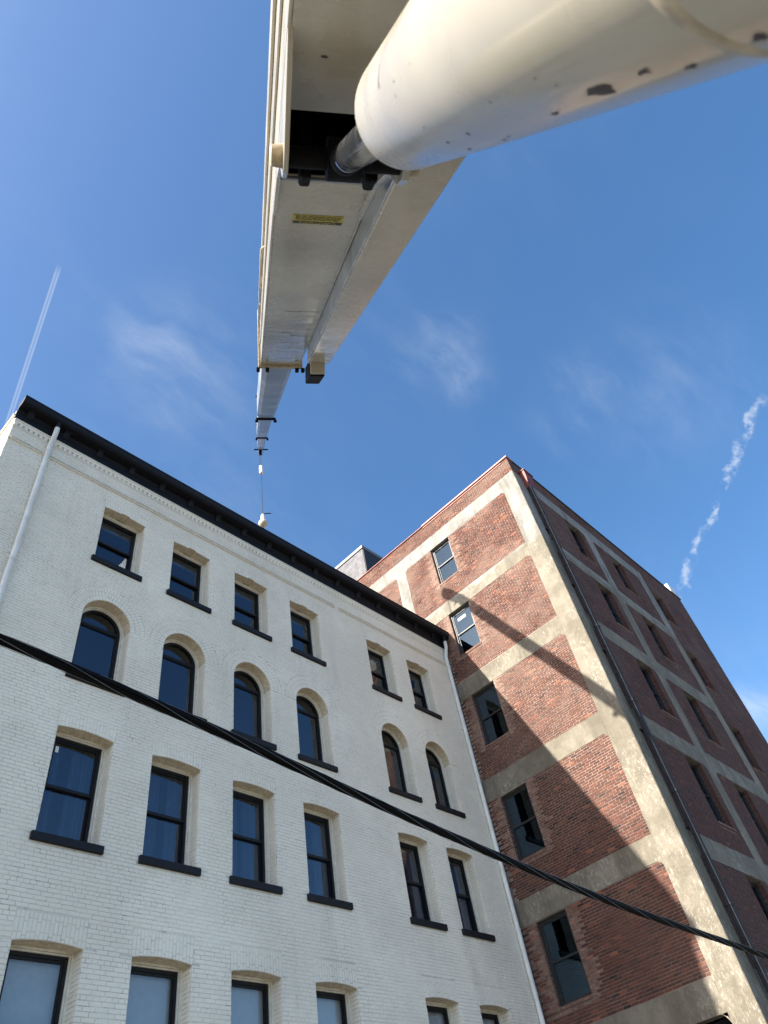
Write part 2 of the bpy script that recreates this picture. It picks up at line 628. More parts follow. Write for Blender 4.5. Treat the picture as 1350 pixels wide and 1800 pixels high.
def lay(u0, u1, v0, v1, blocks, length=0.212, header_every=7, phase=0.0, joint=0.011, jit=0.006, rand=random, wander=0.05, head=0.75):
    """courses of brick between v0 and v1; blocks are (ua, ub, va, vb) or arch discs (uc, vc, r) left out"""
    out = []
    n = int((v1 - v0) / PITCH) + 1
    for k in range(n):
        a, b = v0 + k * PITCH, min(v0 + (k + 1) * PITCH, v1)
        if b - a < 0.03:
            continue
        mid = (a + b) / 2
        gaps = []
        clips = []
        for bl in blocks:
            if len(bl) == 3:
                dy = mid - bl[1]
                if 0 <= dy < bl[2]:
                    w = math.sqrt(bl[2] ** 2 - dy * dy)
                    gaps.append((bl[0] - w, bl[0] + w))
            elif bl[2] < mid < bl[3]:
                gaps.append((bl[0], bl[1]))
            elif bl[2] < b and bl[3] > a:
                clips.append(bl)
        gaps.sort()
        free, cur = [], u0
        for g0, g1 in gaps:
            if g0 > cur + 0.03:
                free.append((cur, min(g0, u1)))
            cur = max(cur, g1)
        if cur < u1 - 0.03:
            free.append((cur, u1))
        heads = header_every and k % header_every == header_every - 1
        ln = (length - joint) / 2 + joint / 2 if heads else length
        for f0, f1 in free:
            # bond runs on the wall's own grid so that joints line up across openings
            off = phase + (0.25 * length if heads else (0.5 * length if k % 2 else 0.0))
            i = math.floor((f0 - off) / ln)
            x = off + i * ln
            while x < f1:
                lx_ = ln * (1 + rand.uniform(-wander, wander))
                xa, xb = max(x, f0), min(x + lx_, f1)
                x += lx_
                if xb - xa < 0.035:
                    continue
                va, vb = a, b
                for c in clips:
                    if c[0] < xb and c[1] > xa:
                        if c[3] < mid:
                            va = max(va, c[3])
                        else:
                            vb = min(vb, c[2])
                if vb - va < 0.03:
                    continue
                ea = joint * head / 2 + rand.uniform(-jit, jit) * 0.5
                eb = joint * head / 2 + rand.uniform(-jit, jit) * 0.5
                dv = rand.uniform(-1, 1) * 0.0022 + 0.004 * math.sin(xa * 1.7 + k * 0.21) 
                out.append(((xa + ea, va + joint / 2 + dv), (xb - eb, va + joint / 2 + dv + rand.uniform(-1, 1) * 0.0012),
                            (xb - eb, vb - joint / 2 + dv + rand.uniform(-1, 1) * 0.0012), (xa + ea, vb - joint / 2 + dv)))
    return out


def soldier_arch(o, height, rows, rand=random):
    """upright bricks over an opening, in staggered rows"""
    out = []
    n = max(3, round((o.w + 0.04) / 0.068))
    w = (o.w + 0.04) / n
    for i in range(n):
        a, b = o.u0 - 0.02 + i * w, o.u0 - 0.02 + (i + 1) * w
        um = (a + b) / 2
        base = o.top(min(max(um, o.u0), o.u1)) + 0.003
        topv = o.v1 + height
        seg = [base]
        step = (topv - base) / rows
        sh = (0.0, 0.5, 0.25)[i % 3]
        for r in range(rows):
            seg.append(base + step * (r + (sh if r < rows - 1 else 0)) + (0 if r < rows - 1 else step))
        cuts = sorted({round(s, 4) for s in [base, topv] + [base + step * (r + sh + (0.5 if sh == 0 else 0)) for r in range(rows)] if base <= s <= topv + 1e-6})
        cl = [cuts[0]]
        for c in cuts[1:]:
            if c - cl[-1] > 0.045:
                cl.append(c)
        cl[-1] = topv
        for c, d in zip(cl, cl[1:]):
            j = 0.005
            out.append(((a + j, c + j), (b - j, c + j), (b - j, d - j), (a + j, d - j)))
    return out


def ring_arch(o, rings, thick):
    out = []
    r0 = o.w / 2
    vc = o.v1 - r0
    for k in range(rings):
        ra, rb = r0 + k * thick + 0.004, r0 + (k + 1) * thick - 0.006
        n = max(8, int(math.pi * (ra + rb) / 2 / 0.075))
        for i in range(n):
            t0, t1 = math.pi * (i + 0.08) / n, math.pi * (i + 0.92) / n
            out.append(((o.uc + ra * math.cos(t1), vc + ra * math.sin(t1)), (o.uc + ra * math.cos(t0), vc + ra * math.sin(t0)),
                        (o.uc + rb * math.cos(t0), vc + rb * math.sin(t0)), (o.uc + rb * math.cos(t1), vc + rb * math.sin(t1))))
    return out


def brick_mesh(F, quads, tints, proud, name, mat, parent, inset=0.0028, flip=False):
    """many bricks as one joined part: five faces each, arrises eased, faces a little uneven"""
    n = len(quads)
    verts = []
    for q in quads:
        p = proud + random.uniform(-0.0022, 0.0022)
        cu = sum(c[0] for c in q) / 4
        cv = sum(c[1] for c in q) / 4
        for (u, v) in q:
            verts.append(F(u, 0.001, v))
        for (u, v) in q:
            du, dv = cu - u, cv - v
            l = math.hypot(du, dv) or 1
            s = inset * 1.4 / l
            verts.append(F(u + du * s, -(p + random.uniform(-0.001, 0.001)), v + dv * s))
    base = ((4, 5, 6, 7), (0, 1, 5, 4), (1, 2, 6, 5), (2, 3, 7, 6), (3, 0, 4, 7))
    if flip:
        base = tuple(tuple(reversed(f)) for f in base)
    faces = [tuple(8 * i + j for j in f) for i in range(n) for f in base]
    me = bpy.data.meshes.new(name)
    me.from_pydata(verts, [], faces)
    me.materials.append(M[mat])
    at = me.attributes.new('tint', 'FLOAT_COLOR', 'FACE')
    arr = np.repeat(np.array([(*t, 1.0) for t in tints], dtype=np.float32), 5, axis=0).ravel()
    at.data.foreach_set('color', arr)
    o = bpy.data.objects.new(name, me)
    COL.objects.link(o)
    put_under(o, parent)
    o['kind'] = 'stuff'
    return o


def single_bricks(F, quads, tints, proud, mat, parent, flip=False):
    """the bricks that show largest: objects of their own sharing a few eased unit blocks"""
    metas = []
    for k in range(4):
        vs = []
        for q, z in (((-.5, -.5), 0.1), ((.5, -.5), 0.1), ((.5, .5), 0.1), ((-.5, .5), 0.1)):
            vs.append((q[0], z, q[1]))
        for q in ((-.5, -.5), (.5, -.5), (.5, .5), (-.5, .5)):
            vs.append((q[0], -0.72 + random.uniform(-.08, .08), q[1]))
        for q in ((-.5, -.5), (.5, -.5), (.5, .5), (-.5, .5)):
            vs.append((q[0] * (0.972 + random.uniform(-.01, .008)), -1.0 + random.uniform(-.12, .12), q[1] * (0.91 + random.uniform(-.02, .02))))
        fs = [(8, 9, 10, 11)] + [(i, (i + 1) % 4, 4 + (i + 1) % 4, 4 + i) for i in range(4)] + \
             [(4 + i, 4 + (i + 1) % 4, 8 + (i + 1) % 4, 8 + i) for i in range(4)]
        if flip:
            fs = [tuple(reversed(f)) for f in fs]
        me = bpy.data.meshes.new('brick')
        me.from_pydata(vs, [], fs)
        me.materials.append(M[mat])
        metas.append(me)
    o0, ou, od, ov = (Vector(F(0, 0, 0)), Vector(F(1, 0, 0)), Vector(F(0, 1, 0)), Vector(F(0, 0, 1)))
    U, Dn, V = ou - o0, od - o0, ov - o0
    for q, t in zip(quads, tints):
        ua, ub = (q[0][0] + q[3][0]) / 2, (q[1][0] + q[2][0]) / 2
        va, vb = (q[0][1] + q[1][1]) / 2, (q[2][1] + q[3][1]) / 2
        o = bpy.data.objects.new('brick', random.choice(metas))
        COL.objects.link(o)
        o.parent = parent
        mw = Matrix((U * (ub - ua), Dn * proud, V * (vb - va))).transposed().to_4x4()
        mw.translation = Vector(F((ua + ub) / 2, 0, (va + vb) / 2))
        o.matrix_local = mw
        o['tint'] = [float(x) for x in t]


def split_largest(F, quads, tints, limit, visible):
    """index sets: the bricks that show largest in the frame, and the rest"""
    score = []
    for i, q in enumerate(quads):
        if q[1][0] - q[0][0] < 0.08 or abs(q[0][1] - q[1][1]) > 0.02:
            score.append(-1)
            continue
        ps = [project(F(u, 0, v)) for u, v in q]
        if any(p[2] < 0.5 or not (4 < p[0] < 1346 and 4 < p[1] < 1796) for p in ps) or not visible(q):
            score.append(-1)
            continue
        a = 0.0
        for j in range(4):
            x0, y0, _ = ps[j]
            x1, y1, _ = ps[(j + 1) % 4]
            a += x0 * y1 - x1 * y0
        score.append(abs(a) / 2)
    order = sorted(range(len(quads)), key=lambda i: -score[i])
    big = [i for i in order[:limit] if score[i] > 0]
    bigset = set(big)
    rest = [i for i in range(len(quads)) if i not in bigset]
    return big, rest


# ------------------------------------------------------------------ ground
g = MB().add([(-400, -400, 0), (400, -400, 0), (400, 400, 0), (-400, 400, 0)], [(0, 1, 2, 3)]).build('ground', 'asphalt', recalc=False)
tag(g, 'worn grey paved lot below the buildings', 'ground', kind='structure')

# ------------------------------------------------------------------ white building
WTOP = 16.38                   # top of the cornice
WBACK = 27.0
white = thing('white_building', 'four storey white painted brick building with black cornice and arched windows', 'building', ((WX0 + WX1) / 2, FY + 4, 0))

COLS = [(4.73, 5.85), (6.69, 7.81), (8.63, 9.74), (10.57, 11.66), (13.65, 14.73), (15.47, 16.54)]
ROWS = {'top': (12.55, 14.34), 'arched': (9.34, 11.44), 'tall': (6.16, 8.20), 'low': (2.57, 4.62)}
openings = []
for ci, (a, b) in enumerate(COLS):
    for rn, (v0, v1) in ROWS.items():
        if rn == 'arched':
            o = Opening(a, b, v0, v1, 'round')
        elif rn == 'top':
            o = Opening(a, b, v0, v1, 'seg', 0.03, 0.035)
        else:
            o = Opening(a, b, v0, v1, 'seg', 0.05)
        o.row, o.col = rn, ci
        openings.append(o)

wall = wall_skin(F_white, WX0, WX1, GROUND, 15.95, openings, 'wall', 'white_joint', white)
WP = 0.0062                    # how far painted bricks stand out of their joints

quads, blocks = [], []
for o in openings:
    if o.row == 'arched':
        blocks.append((o.u0, o.u1, o.v0, o.v1 - o.w / 2))
        blocks.append((o.uc, o.v1 - o.w / 2, o.w / 2 + 3 * 0.118 + 0.003))
    else:
        hgt = {'top': 0.23, 'tall': 0.30, 'low': 0.37}[o.row]
        blocks.append((o.u0, o.u1, o.v0, o.v1))
        blocks.append((o.u0 - 0.022, o.u1 + 0.022, o.v1 - o.rise - 0.002, o.v1 + hgt))
    blocks.append((o.u0 - 0.075, o.u1 + 0.085, o.v0 - 0.135, o.v0))
quads += lay(WX0, WX1, 0.0 - 0.0697 * 20, 15.46, blocks, phase=WX0)
for o in openings:
    if o.row == 'arched':
        quads += ring_arch(o, 3, 0.118)
    else:
        hgt = {'top': 0.23, 'tall': 0.30, 'low': 0.37}[o.row]
        quads += soldier_arch(o, hgt, {'top': 1, 'tall': 2, 'low': 2}[o.row])
quads = [q for q in quads if q[0][1] > -1.0]
tints = [(random.random() ** 2.2, 0, 0) for q in quads]
big, rest = split_largest(F_white, quads, tints, 300, lambda q: True)
single_bricks(F_white, [quads[i] for i in big], [tints[i] for i in big], WP, 'white_brick', wall)
brick_mesh(F_white, [quads[i] for i in rest], [tints[i] for i in rest], WP, 'brickwork', 'white_brick', wall)

# openings: brick reveals, soffits, frames, panes, sills
REV = 0.24


def reveal(o, F, depth, parent, jamb_mat, soffit_mat, bricks=True, u_flip=False):
    mb = MB()
    k = o.us()
    pts = [(u, o.top(u)) for u in k]
    for (a, va), (b, vb) in zip(pts, pts[1:]):
        mb.add([F(a, 0.0, va), F(b, 0.0, vb), F(b, depth, vb), F(a, depth, va)], [(0, 1, 2, 3)])
    mb.build('soffit', soffit_mat, parent, recalc=False)
    for u, vt in ((o.u0, o.top(o.u0)), (o.u1, o.top(o.u1))):
        mj = MB().add([F(u, 0.0, o.v0), F(u, depth, o.v0), F(u, depth, vt), F(u, 0.0, vt)], [(0, 1, 2, 3)])
        mj.build('jamb', 'white_joint' if jamb_mat == 'white_brick' else 'red_mortar', parent, recalc=False)
    jb = MB()
    if bricks:
        sgn = 1
        for u, s in ((o.u0, 1), (o.u1, -1)):
            vt = o.top(u)
            k = 0
            v = o.v0 - (o.v0 % PITCH) + PITCH
            while v + PITCH < vt:
                cuts = (0.012, depth) if k % 2 else (0.012, 0.112, depth)
                for c, d in zip(cuts, cuts[1:]):
                    e = 0.009 + random.uniform(-0.002, 0.002)
                    jb.box(F, min(u, u + s * e), max(u, u + s * e), c + 0.004, d - 0.006, v + 0.0055, v + PITCH - 0.0055)
                v += PITCH
                k += 1
        jb.build('jamb_brickwork', jamb_mat, parent)['kind'] = 'stuff'


def ring_frame(mb, F, outline_out, outline_in, d0, d1):
    """picture-frame solid between two outlines with the same number of points"""
    n = len(outline_out)
    for i in range(n):
        j = (i + 1) % n
        a, b, c, d = outline_out[i], outline_out[j], outline_in[j], outline_in[i]
        mb.hexa([F(a[0], d0, a[1]), F(b[0], d0, b[1]), F(c[0], d0, c[1]), F(d[0], d0, d[1]),
                 F(a[0], d1, a[1]), F(b[0], d1, b[1]), F(c[0], d1, c[1]), F(d[0], d1, d[1])])


def outline(o, inset, bottom=0.0):
    """outline of an opening pulled in by inset; the foot stays at v0 + bottom"""
    if o.shape == 'round':
        r = o.w / 2 - inset
        vc = o.v1 - o.w / 2
        pts = [(o.uc + r * math.cos(t), vc + r * math.sin(t)) for t in (math.pi * k / 20 for k in range(21))]
        return [(o.uc + r, o.v0 + bottom)] + pts[0:21] + [(o.uc - r, o.v0 + bottom)]
    # flat head behind the segmental soffit
    t = o.v1 - inset
    return [(o.u1 - inset, o.v0 + bottom), (o.u1 - inset, t), (o.u0 + inset, t), (o.u0 + inset, o.v0 + bottom)]


def pane_mesh(F, pts, d):
    mb = MB()
    mb.prism(F, pts, d, d + 0.006)
    return mb


def white_window(o):
    F = F_white
    win = MB()
    D0 = REV
    ring_frame(win, F, outline(o, 0.068), outline(o, 0.125, 0.05), D0 + 0.055, D0 + 0.13)
    # sash stiles and rails set back inside the frame
    if o.row == 'arched':
        vm = o.v1 - o.w / 2 + 0.02
        win.box(F, o.u0 + 0.12, o.u1 - 0.12, D0 + 0.06, D0 + 0.12, vm - 0.028, vm + 0.028)
    else:
        vm = (o.v0 + o.v1) / 2 - 0.0
        win.box(F, o.u0 + 0.12, o.u1 - 0.12, D0 + 0.07, D0 + 0.12, vm - 0.03, vm + 0.025)
    w_ = win.build('window', 'window_dark', white, bevel=0.004)
    mould = MB()
    ring_frame(mould, F, outline(o, 0.007), outline(o, 0.042), D0, D0 + 0.07)
    ring_frame(mould, F, outline(o, 0.047), outline(o, 0.07), D0 + 0.022, D0 + 0.09)
    ring_frame(mould, F, outline(o, 0.0), outline(o, 0.072), D0 + 0.072, D0 + 0.088)
    mould.build('brickmould', 'mould_cream', w_, bevel=0.003)
    sash = MB()
    if o.row == 'arched':
        up_o = [p for p in outline(o, 0.122) if p[1] >= o.v1 - o.w / 2 - 1e-6]
        up_i = [(o.uc + (p[0] - o.uc) * 0.93, vm + 0.05 + (p[1] - vm) * 0.9) for p in up_o]
        ring_frame(sash, F, [(up_o[0][0], vm + 0.02)] + up_o + [(up_o[-1][0], vm + 0.02)],
                   [(up_i[0][0], vm + 0.05)] + up_i + [(up_i[-1][0], vm + 0.05)], D0 + 0.075, D0 + 0.115)
        pts_up = [(up_o[0][0], vm)] + up_o + [(up_o[-1][0], vm)]
        pts_lo = [(o.u1 - 0.12, o.v0 + 0.03), (o.u1 - 0.12, vm), (o.u0 + 0.12, vm), (o.u0 + 0.12, o.v0 + 0.03)]
        low_in = 0.03
        ring_frame(sash, F, pts_lo, [(o.u1 - 0.15, o.v0 + 0.09), (o.u1 - 0.15, vm - 0.05), (o.u0 + 0.15, vm - 0.05), (o.u0 + 0.15, o.v0 + 0.09)], D0 + 0.075, D0 + 0.115)
    else:
        pts_up = [(o.u1 - 0.12, vm), (o.u1 - 0.12, o.v1 - 0.12), (o.u0 + 0.12, o.v1 - 0.12), (o.u0 + 0.12, vm)]
        pts_lo = [(o.u1 - 0.12, o.v0 + 0.03), (o.u1 - 0.12, vm), (o.u0 + 0.12, vm), (o.u0 + 0.12, o.v0 + 0.03)]
        ring_frame(sash, F, pts_up, [(o.u1 - 0.155, vm + 0.03), (o.u1 - 0.155, o.v1 - 0.165), (o.u0 + 0.155, o.v1 - 0.165), (o.u0 + 0.155, vm + 0.03)], D0 + 0.075, D0 + 0.11)
        ring_frame(sash, F, pts_lo, [(o.u1 - 0.155, o.v0 + 0.09), (o.u1 - 0.155, vm - 0.035), (o.u0 + 0.155, vm - 0.035), (o.u0 + 0.155, o.v0 + 0.09)], D0 + 0.115, D0 + 0.15)
    sash.build('sash', 'window_dark', w_)
    gm = 'glass_shaded' if o.row == 'low' else 'glass'
    pane_mesh(F, pts_up, D0 + 0.095).build('pane', gm, w_)
    pane_mesh(F, pts_lo, D0 + 0.098 if o.row == 'arched' else D0 + 0.132).build('pane', gm, w_)
    sill = MB()
    sill.box(F, o.u0 - 0.07, o.u1 + 0.08, -0.062, 0.02, o.v0 - 0.13, o.v0 + 0.004)
    sill.box(F, o.u0 + 0.001, o.u1 - 0.001, 0.02, REV + 0.06, o.v0 - 0.13, o.v0 + 0.012)
    sill.build('sill', 'sill_paint', w_, bevel=0.008)
    # what hangs behind the glass
    zc = D0 + 0.30
    if o.row == 'low':
        MB().box(F, o.u0 - 0.05, o.u1 + 0.05, zc - 0.125, zc - 0.12, o.v0 - 0.1, o.v1 + 0.1).build('roller_shade', 'shade', w_)
    elif o.row == 'tall':
        for side in (0, 1):
            if o.col == 5 and side == 0:
                continue
            rings = []
            n = 46
            a0, a1 = (o.u0 - 0.02, o.uc - random.uniform(0.02, 0.22)) if side == 0 else (o.uc + random.uniform(0.02, 0.22), o.u1 + 0.02)
            cm = MB()
            vs, fs = [], []
            ph = random.random() * 6
            for i in range(n):
                u = a0 + (a1 - a0) * i / (n - 1)
                d = zc + 0.05 * math.sin(i * 0.95 + ph) + 0.02 * math.sin(i * 2.3)
                vs += [F(u, d, o.v0 - 0.1), F(u, d + 0.01, o.v1 + 0.1)]
            fs = [(2 * i, 2 * i + 2, 2 * i + 3, 2 * i + 1) for i in range(n - 1)]
            cm.add(vs, fs)
            cm.build('curtain', 'curtain', w_, smooth=True, recalc=False)
    elif o.row == 'top':
        MB().box(F, o.u0 - 0.05, o.u1 + 0.05, zc - 0.06, zc - 0.03, o.v1 - 0.24, o.v1 + 0.1).build('blind_box', 'shade', w_)
        if o.col == 0:
            bm_ = MB()
            a, b = (o.u0 + 0.58, o.v0 - 0.02), (o.u1 + 0.12, o.v0 + 0.95)
            dx, dy = b[0] - a[0], b[1] - a[1]
            l = math.hypot(dx, dy)
            nx, ny = -dy / l * 0.13, dx / l * 0.13
            bm_.prism(F, [(a[0] - nx, a[1] - ny), (b[0] - nx, b[1] - ny), (b[0] + nx, b[1] + ny), (a[0] + nx, a[1] + ny)], zc - 0.08, zc - 0.04)
            lean = bm_.build('leaning_board', 'timber', w_)
            bowl = MB()
            c = Vector(F(o.u0 + 0.34, zc + 0.12, o.v0 + 0.22))
            bowl.tube([c + Vector((0, 0, -0.12)), c + Vector((0, 0, -0.05)), c + Vector((0, 0, 0.06)), c + Vector((0, 0, 0.1))], [0.20, 0.22, 0.20, 0.12], 18)
            bowl.build('lamp_shade', 'shade', w_, smooth=True)
    if o.row == 'tall' and o.col == 0:
        MB().box(F, o.u0 + 0.18, o.u0 + 0.24, D0 + 0.09, D0 + 0.093, o.v1 - 0.36, o.v1 - 0.24).build('paper_tag', 'paper', w_)
    reveal(o, F, REV + 0.02, w_, 'white_brick', 'soffit_warm_bounce')


for o in openings:
    white_window(o)

# rooms, end wall, back and roof
body = MB()
body.box(F_world, WX0 + 0.02, WX1 - 0.02, FY + 1.5, WBACK, 0.0, 15.9 + CAMZ)
body.build('room_wall', 'interior', white)
for v in (1.9, 5.4, 8.75, 11.95, 15.5):
    MB().box(F_world, WX0 + 0.03, WX1 - 0.03, FY + 0.62, FY + 1.49, v + CAMZ, v + 0.3 + CAMZ).build('floor_slab', 'interior', white)
roof = MB()
roof.box(F_world, WX0 + 0.1, WX1 - 0.01, FY + 0.02, WBACK, 15.98 + CAMZ, 16.2 + CAMZ)
roof.build('roof', 'roof_felt', white)

end = wall_skin(F_gable, FY, WBACK, GROUND, 15.97, [], 'end_wall', 'white_joint', white)
eq = [q for q in lay(FY, FY + 6, 8.0, 15.95, [], phase=FY)]
brick_mesh(F_gable, eq, [(random.random() ** 2.2, 0, 0) for q in eq], WP, 'brickwork', 'white_brick', end, flip=True)
ec = MB()
ec.box(F_world, WX0 - 0.05, WX0 + 0.3, FY + 0.1, WBACK, 15.98 + CAMZ, 16.06 + CAMZ)
ec.box(F_world, WX0 - 0.02, WX0 + 0.25, FY + 0.1, WBACK, 16.06 + CAMZ, 16.19 + CAMZ)
ec.build('end_coping', 'mould_cream', white)

# corbel table below the cornice: dentil course and twin belt mouldings
dent = MB()
u = WX0
while u < WX1 - 0.1:
    dent.box(F_white, u + 0.01, u + 0.085, -0.028, 0.0, 15.50, 15.60)
    u += 0.125
d_ = dent.build('dentil_course', 'white_brick', wall)
d_['kind'] = 'stuff'
cor = MB()
cor.box(F_white, WX0 - 0.01, WX1, -0.032, 0.0, 15.605, 15.68)
cor.box(F_white, WX0 - 0.01, WX1, -0.05, 0.0, 15.682, 15.75)
cor.box(F_white, WX0 - 0.01, WX1, -0.02, 0.0, 15.46, 15.495)
cor.build('corbel_course', 'white_brick', wall, bevel=0.006)
for a, b in ((WX0 - 0.01, 12.40), (12.56, WX1)):
    for v in (14.955, 15.035):
        MB().box(F_white, a, b, -0.045, 0.0, v, v + 0.036).build('belt_moulding', 'mould_cream', wall, bevel=0.006)

# cornice
cn = MB()
prof = [(0.0, 15.72), (-0.05, 15.72), (-0.05, 15.80), (-0.03, 15.82), (-0.03, 16.02), (-0.06, 16.05), (-0.06, 16.12), (-0.255, 16.14),
        (-0.255, 16.17), (-0.29, 16.19), (-0.31, 16.25), (-0.31, 16.36), (-0.33, 16.38), (0.02, 16.40)]
r0 = [F_white(WX0 - 0.03, d, v) for d, v in prof]
r1 = [F_white(WX1 - 0.012, d, v) for d, v in prof]
cn.loft([r0, r1])
cornice = cn.build('cornice', 'black_paint', white)
k = 0
u = 2.42
while u < WX1 - 0.2:
    br = MB()
    br.prism(lambda a, d, v: F_white(u - 0.075 + d, a, v), [(-0.031, 15.92), (-0.065, 15.94), (-0.085, 16.01), (-0.13, 16.07), (-0.16, 16.08), (-0.16, 16.135), (-0.031, 16.13)], 0.0, 0.15)
    br.build('bracket', 'black_paint', cornice, bevel=0.006)
    u += 0.925


def downspout(parent, path, rad, collars, mat, name, stub=None):
    mb = MB()
    mb.tube(path, rad, 14)
    o = mb.build(name, mat, parent, smooth=True)
    for z in collars:
        p = Vector(path[-1])
        MB().tube([(p.x, p.y, z - 0.03), (p.x, p.y, z + 0.03)], rad * 1.13, 14).build('collar', mat, o, smooth=True)
    for z in collars[::2]:
        p = Vector(path[-1])
        MB().box(F_world, p.x - rad * 1.5, p.x + rad * 1.5, p.y + rad * 0.6, FY + 0.005, z + 0.2, z + 0.23).build('strap', mat, o)
    if stub:
        MB().tube(stub, rad * 0.95, 12).build('outlet', 'black_paint', o, smooth=True)
    return o


def bend(pts, n=6):
    """polyline with eased corners"""
    out = [Vector(pts[0])]
    for a, b, c in zip(pts, pts[1:], pts[2:]):
        a, b, c = Vector(a), Vector(b), Vector(c)
        e = min(0.09, (b - a).length / 2.2, (c - b).length / 2.2)
        p, q = b + (a - b).normalized() * e, b + (c - b).normalized() * e
        for i in range(n + 1):
            t = i / n
            out.append(p * (1 - t) ** 2 + b * 2 * t * (1 - t) + q * t * t)
    out.append(Vector(pts[-1]))
    return out


for name, x, yo in (('downspout', 3.06, 0.075), ('downspout', 17.70, 0.075)):
    rad = 0.062
    path = bend([F_white(x + 0.0, -0.20, 15.93), F_white(x, -0.20, 15.72), F_white(x, -yo, 15.32), F_white(x, -yo, GROUND + 0.15)])
    downspout(white, path, rad, [15.10 + CAMZ - 1.85 * i for i in range(9)] if x < 5 else [15.12 + CAMZ - 1.45 * i for i in range(11)], 'pipe_white', 'downspout',
              stub=[F_white(x, -0.20, 16.16), F_white(x, -0.20, 15.90)])

# ------------------------------------------------------------------ brick building
PTOP = 22.0                    # top of the brick parapet
BX1, BY1 = 14.3, 30.0          # front width; back plane (world Y)
brick_b = thing('brick_building', 'tall red brick warehouse with exposed concrete frame and dark sash windows', 'building', (BX + 7, BY + 8, 0))
BEAMS = [(20.52, 21.18), (17.07, 17.66), (13.54, 14.20), (9.98, 10.63), (6.50, 7.12), (3.36, 4.02)]
SIDE_COLS = [(BY, 7.165), (12.50, 13.02), (18.5, 19.0), (24.5, 25.0)]
FRONT_COLS = [(0.0, 0.64), (4.60, 5.22), (9.05, 9.66)]
FRONT_END = 9.66
PR = 0.014                     # concrete stands this far out of the joints
BP = 0.008                     # bricks this far

side_ops, front_ops = [], []
for v1 in (20.52, 17.07, 13.54, 9.95, 6.48):
    side_ops.append(Opening(10.11, 11.09, v1 - 1.92, v1 - 0.004))
    for a, b in ((3.18, 4.22), (6.46, 7.50), (9.90, 10.92)):
        front_ops.append(Opening(a, b, v1 - 2.06, v1 - 0.004 if a < 9 else v1 - 0.22))
dock = Opening(7.17, 11.0, GROUND, 3.36)
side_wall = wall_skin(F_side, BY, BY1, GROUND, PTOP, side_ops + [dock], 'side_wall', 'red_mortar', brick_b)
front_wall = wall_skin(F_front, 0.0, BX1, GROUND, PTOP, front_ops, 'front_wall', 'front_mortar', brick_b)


def ragged(u0, u1, v0, v1, amp=0.007, step=0.16):
    """rectangle with slightly wandering edges"""
    def edge(a, b):
        n = max(1, int(math.hypot(b[0] - a[0], b[1] - a[1]) / step))
        return [(a[0] + (b[0] - a[0]) * i / n + random.uniform(-amp, amp) * (i > 0) * (a[0] == b[0]),
                 a[1] + (b[1] - a[1]) * i / n + random.uniform(-amp, amp) * (i > 0) * (a[1] == b[1])) for i in range(n)]
    c = [(u0, v0), (u1, v0), (u1, v1), (u0, v1)]
    return sum((edge(c[i], c[(i + 1) % 4]) for i in range(4)), [])


def concrete_frame(F, cols, beams, u_end, parent, haunch_right=(), haunch_left=()):
    bl = []
    for a, b in cols:
        corner = a in (BY, 0.0)
        pts = ragged(a, b, GROUND, beams[0][1])
        MB().prism(F, pts, -PR, 0.02).build('concrete_column', 'concrete', parent)
        bl.append((a - 0.002, b + 0.002, GROUND, beams[0][1]))
    edges = [c for c in cols] + [(u_end, u_end)]
    for v0, v1 in beams:
        for (a0, a1), (b0, b1) in zip(edges, edges[1:]):
            if b0 - a1 < 0.05:
                continue
            h = 0.13
            pts = ragged(a1 + 0.001, b0 - 0.001, v0, v1)
            mb = MB().prism(F, pts, -PR + 0.001, 0.02)
            # haunches where the beam meets its columns
            hs = []
            if a1 in haunch_right:
                hs.append([(a1 + 0.001, v0 + 0.001), (a1 + 0.001, v0 - h), (a1 + 0.035, v0 - h * 0.55), (a1 + 0.075, v0 - h * 0.36), (a1 + 0.13, v0 + 0.001)])
            if b0 in haunch_left:
                hs.append([(b0 - 0.001, v0 + 0.001), (b0 - 0.001, v0 - h), (b0 - 0.035, v0 - h * 0.55), (b0 - 0.075, v0 - h * 0.36), (b0 - 0.13, v0 + 0.001)])
            for q in hs:
                mb.prism(F, q, -PR + 0.002, 0.02)
            mb.build('concrete_beam', 'concrete', parent)
        bl.append((BY if F is F_side else 0.0, u_end, v0, v1))
    return bl


side_blocks = concrete_frame(F_side, SIDE_COLS, BEAMS, BY1, side_wall, haunch_right=(7.165, 13.02), haunch_left=(12.50,))
front_blocks = concrete_frame(F_front, FRONT_COLS, BEAMS, FRONT_END, front_wall, haunch_right=(0.64, 5.22), haunch_left=(4.60, 9.05))


def op_blocks(ops):
    bl = []
    for o in ops:
        bl.append((o.u0, o.u1, o.v0, o.v1))
        bl.append((o.u0 - 0.04, o.u1 + 0.04, o.v0 - 0.075, o.v0))
    return bl


def red_tints(quads, ops, dark_mix=0.0, smear_w=0.30):
    out = []
    for q in quads:
        t = min(1.0, max(0.0, random.gauss(0.5, 0.17)))
        r = random.random()
        if r < 0.015:
            t = 0.02
        elif r > 0.985:
            t = 1.0
        um, vm = (q[0][0] + q[1][0]) / 2, (q[0][1] + q[2][1]) / 2
        sm = 0.0
        for o in ops:
            if o.v0 - 0.15 < vm < o.v1:
                d = max(o.u0 - um, um - o.u1)
                if d < smear_w * random.uniform(0.5, 1.3):
                    sm = random.uniform(0.25, 0.8)
        out.append((t, sm, dark_mix * random.uniform(0.5, 1.0)))
    return out


def merge_ragged(blocks):
    return blocks


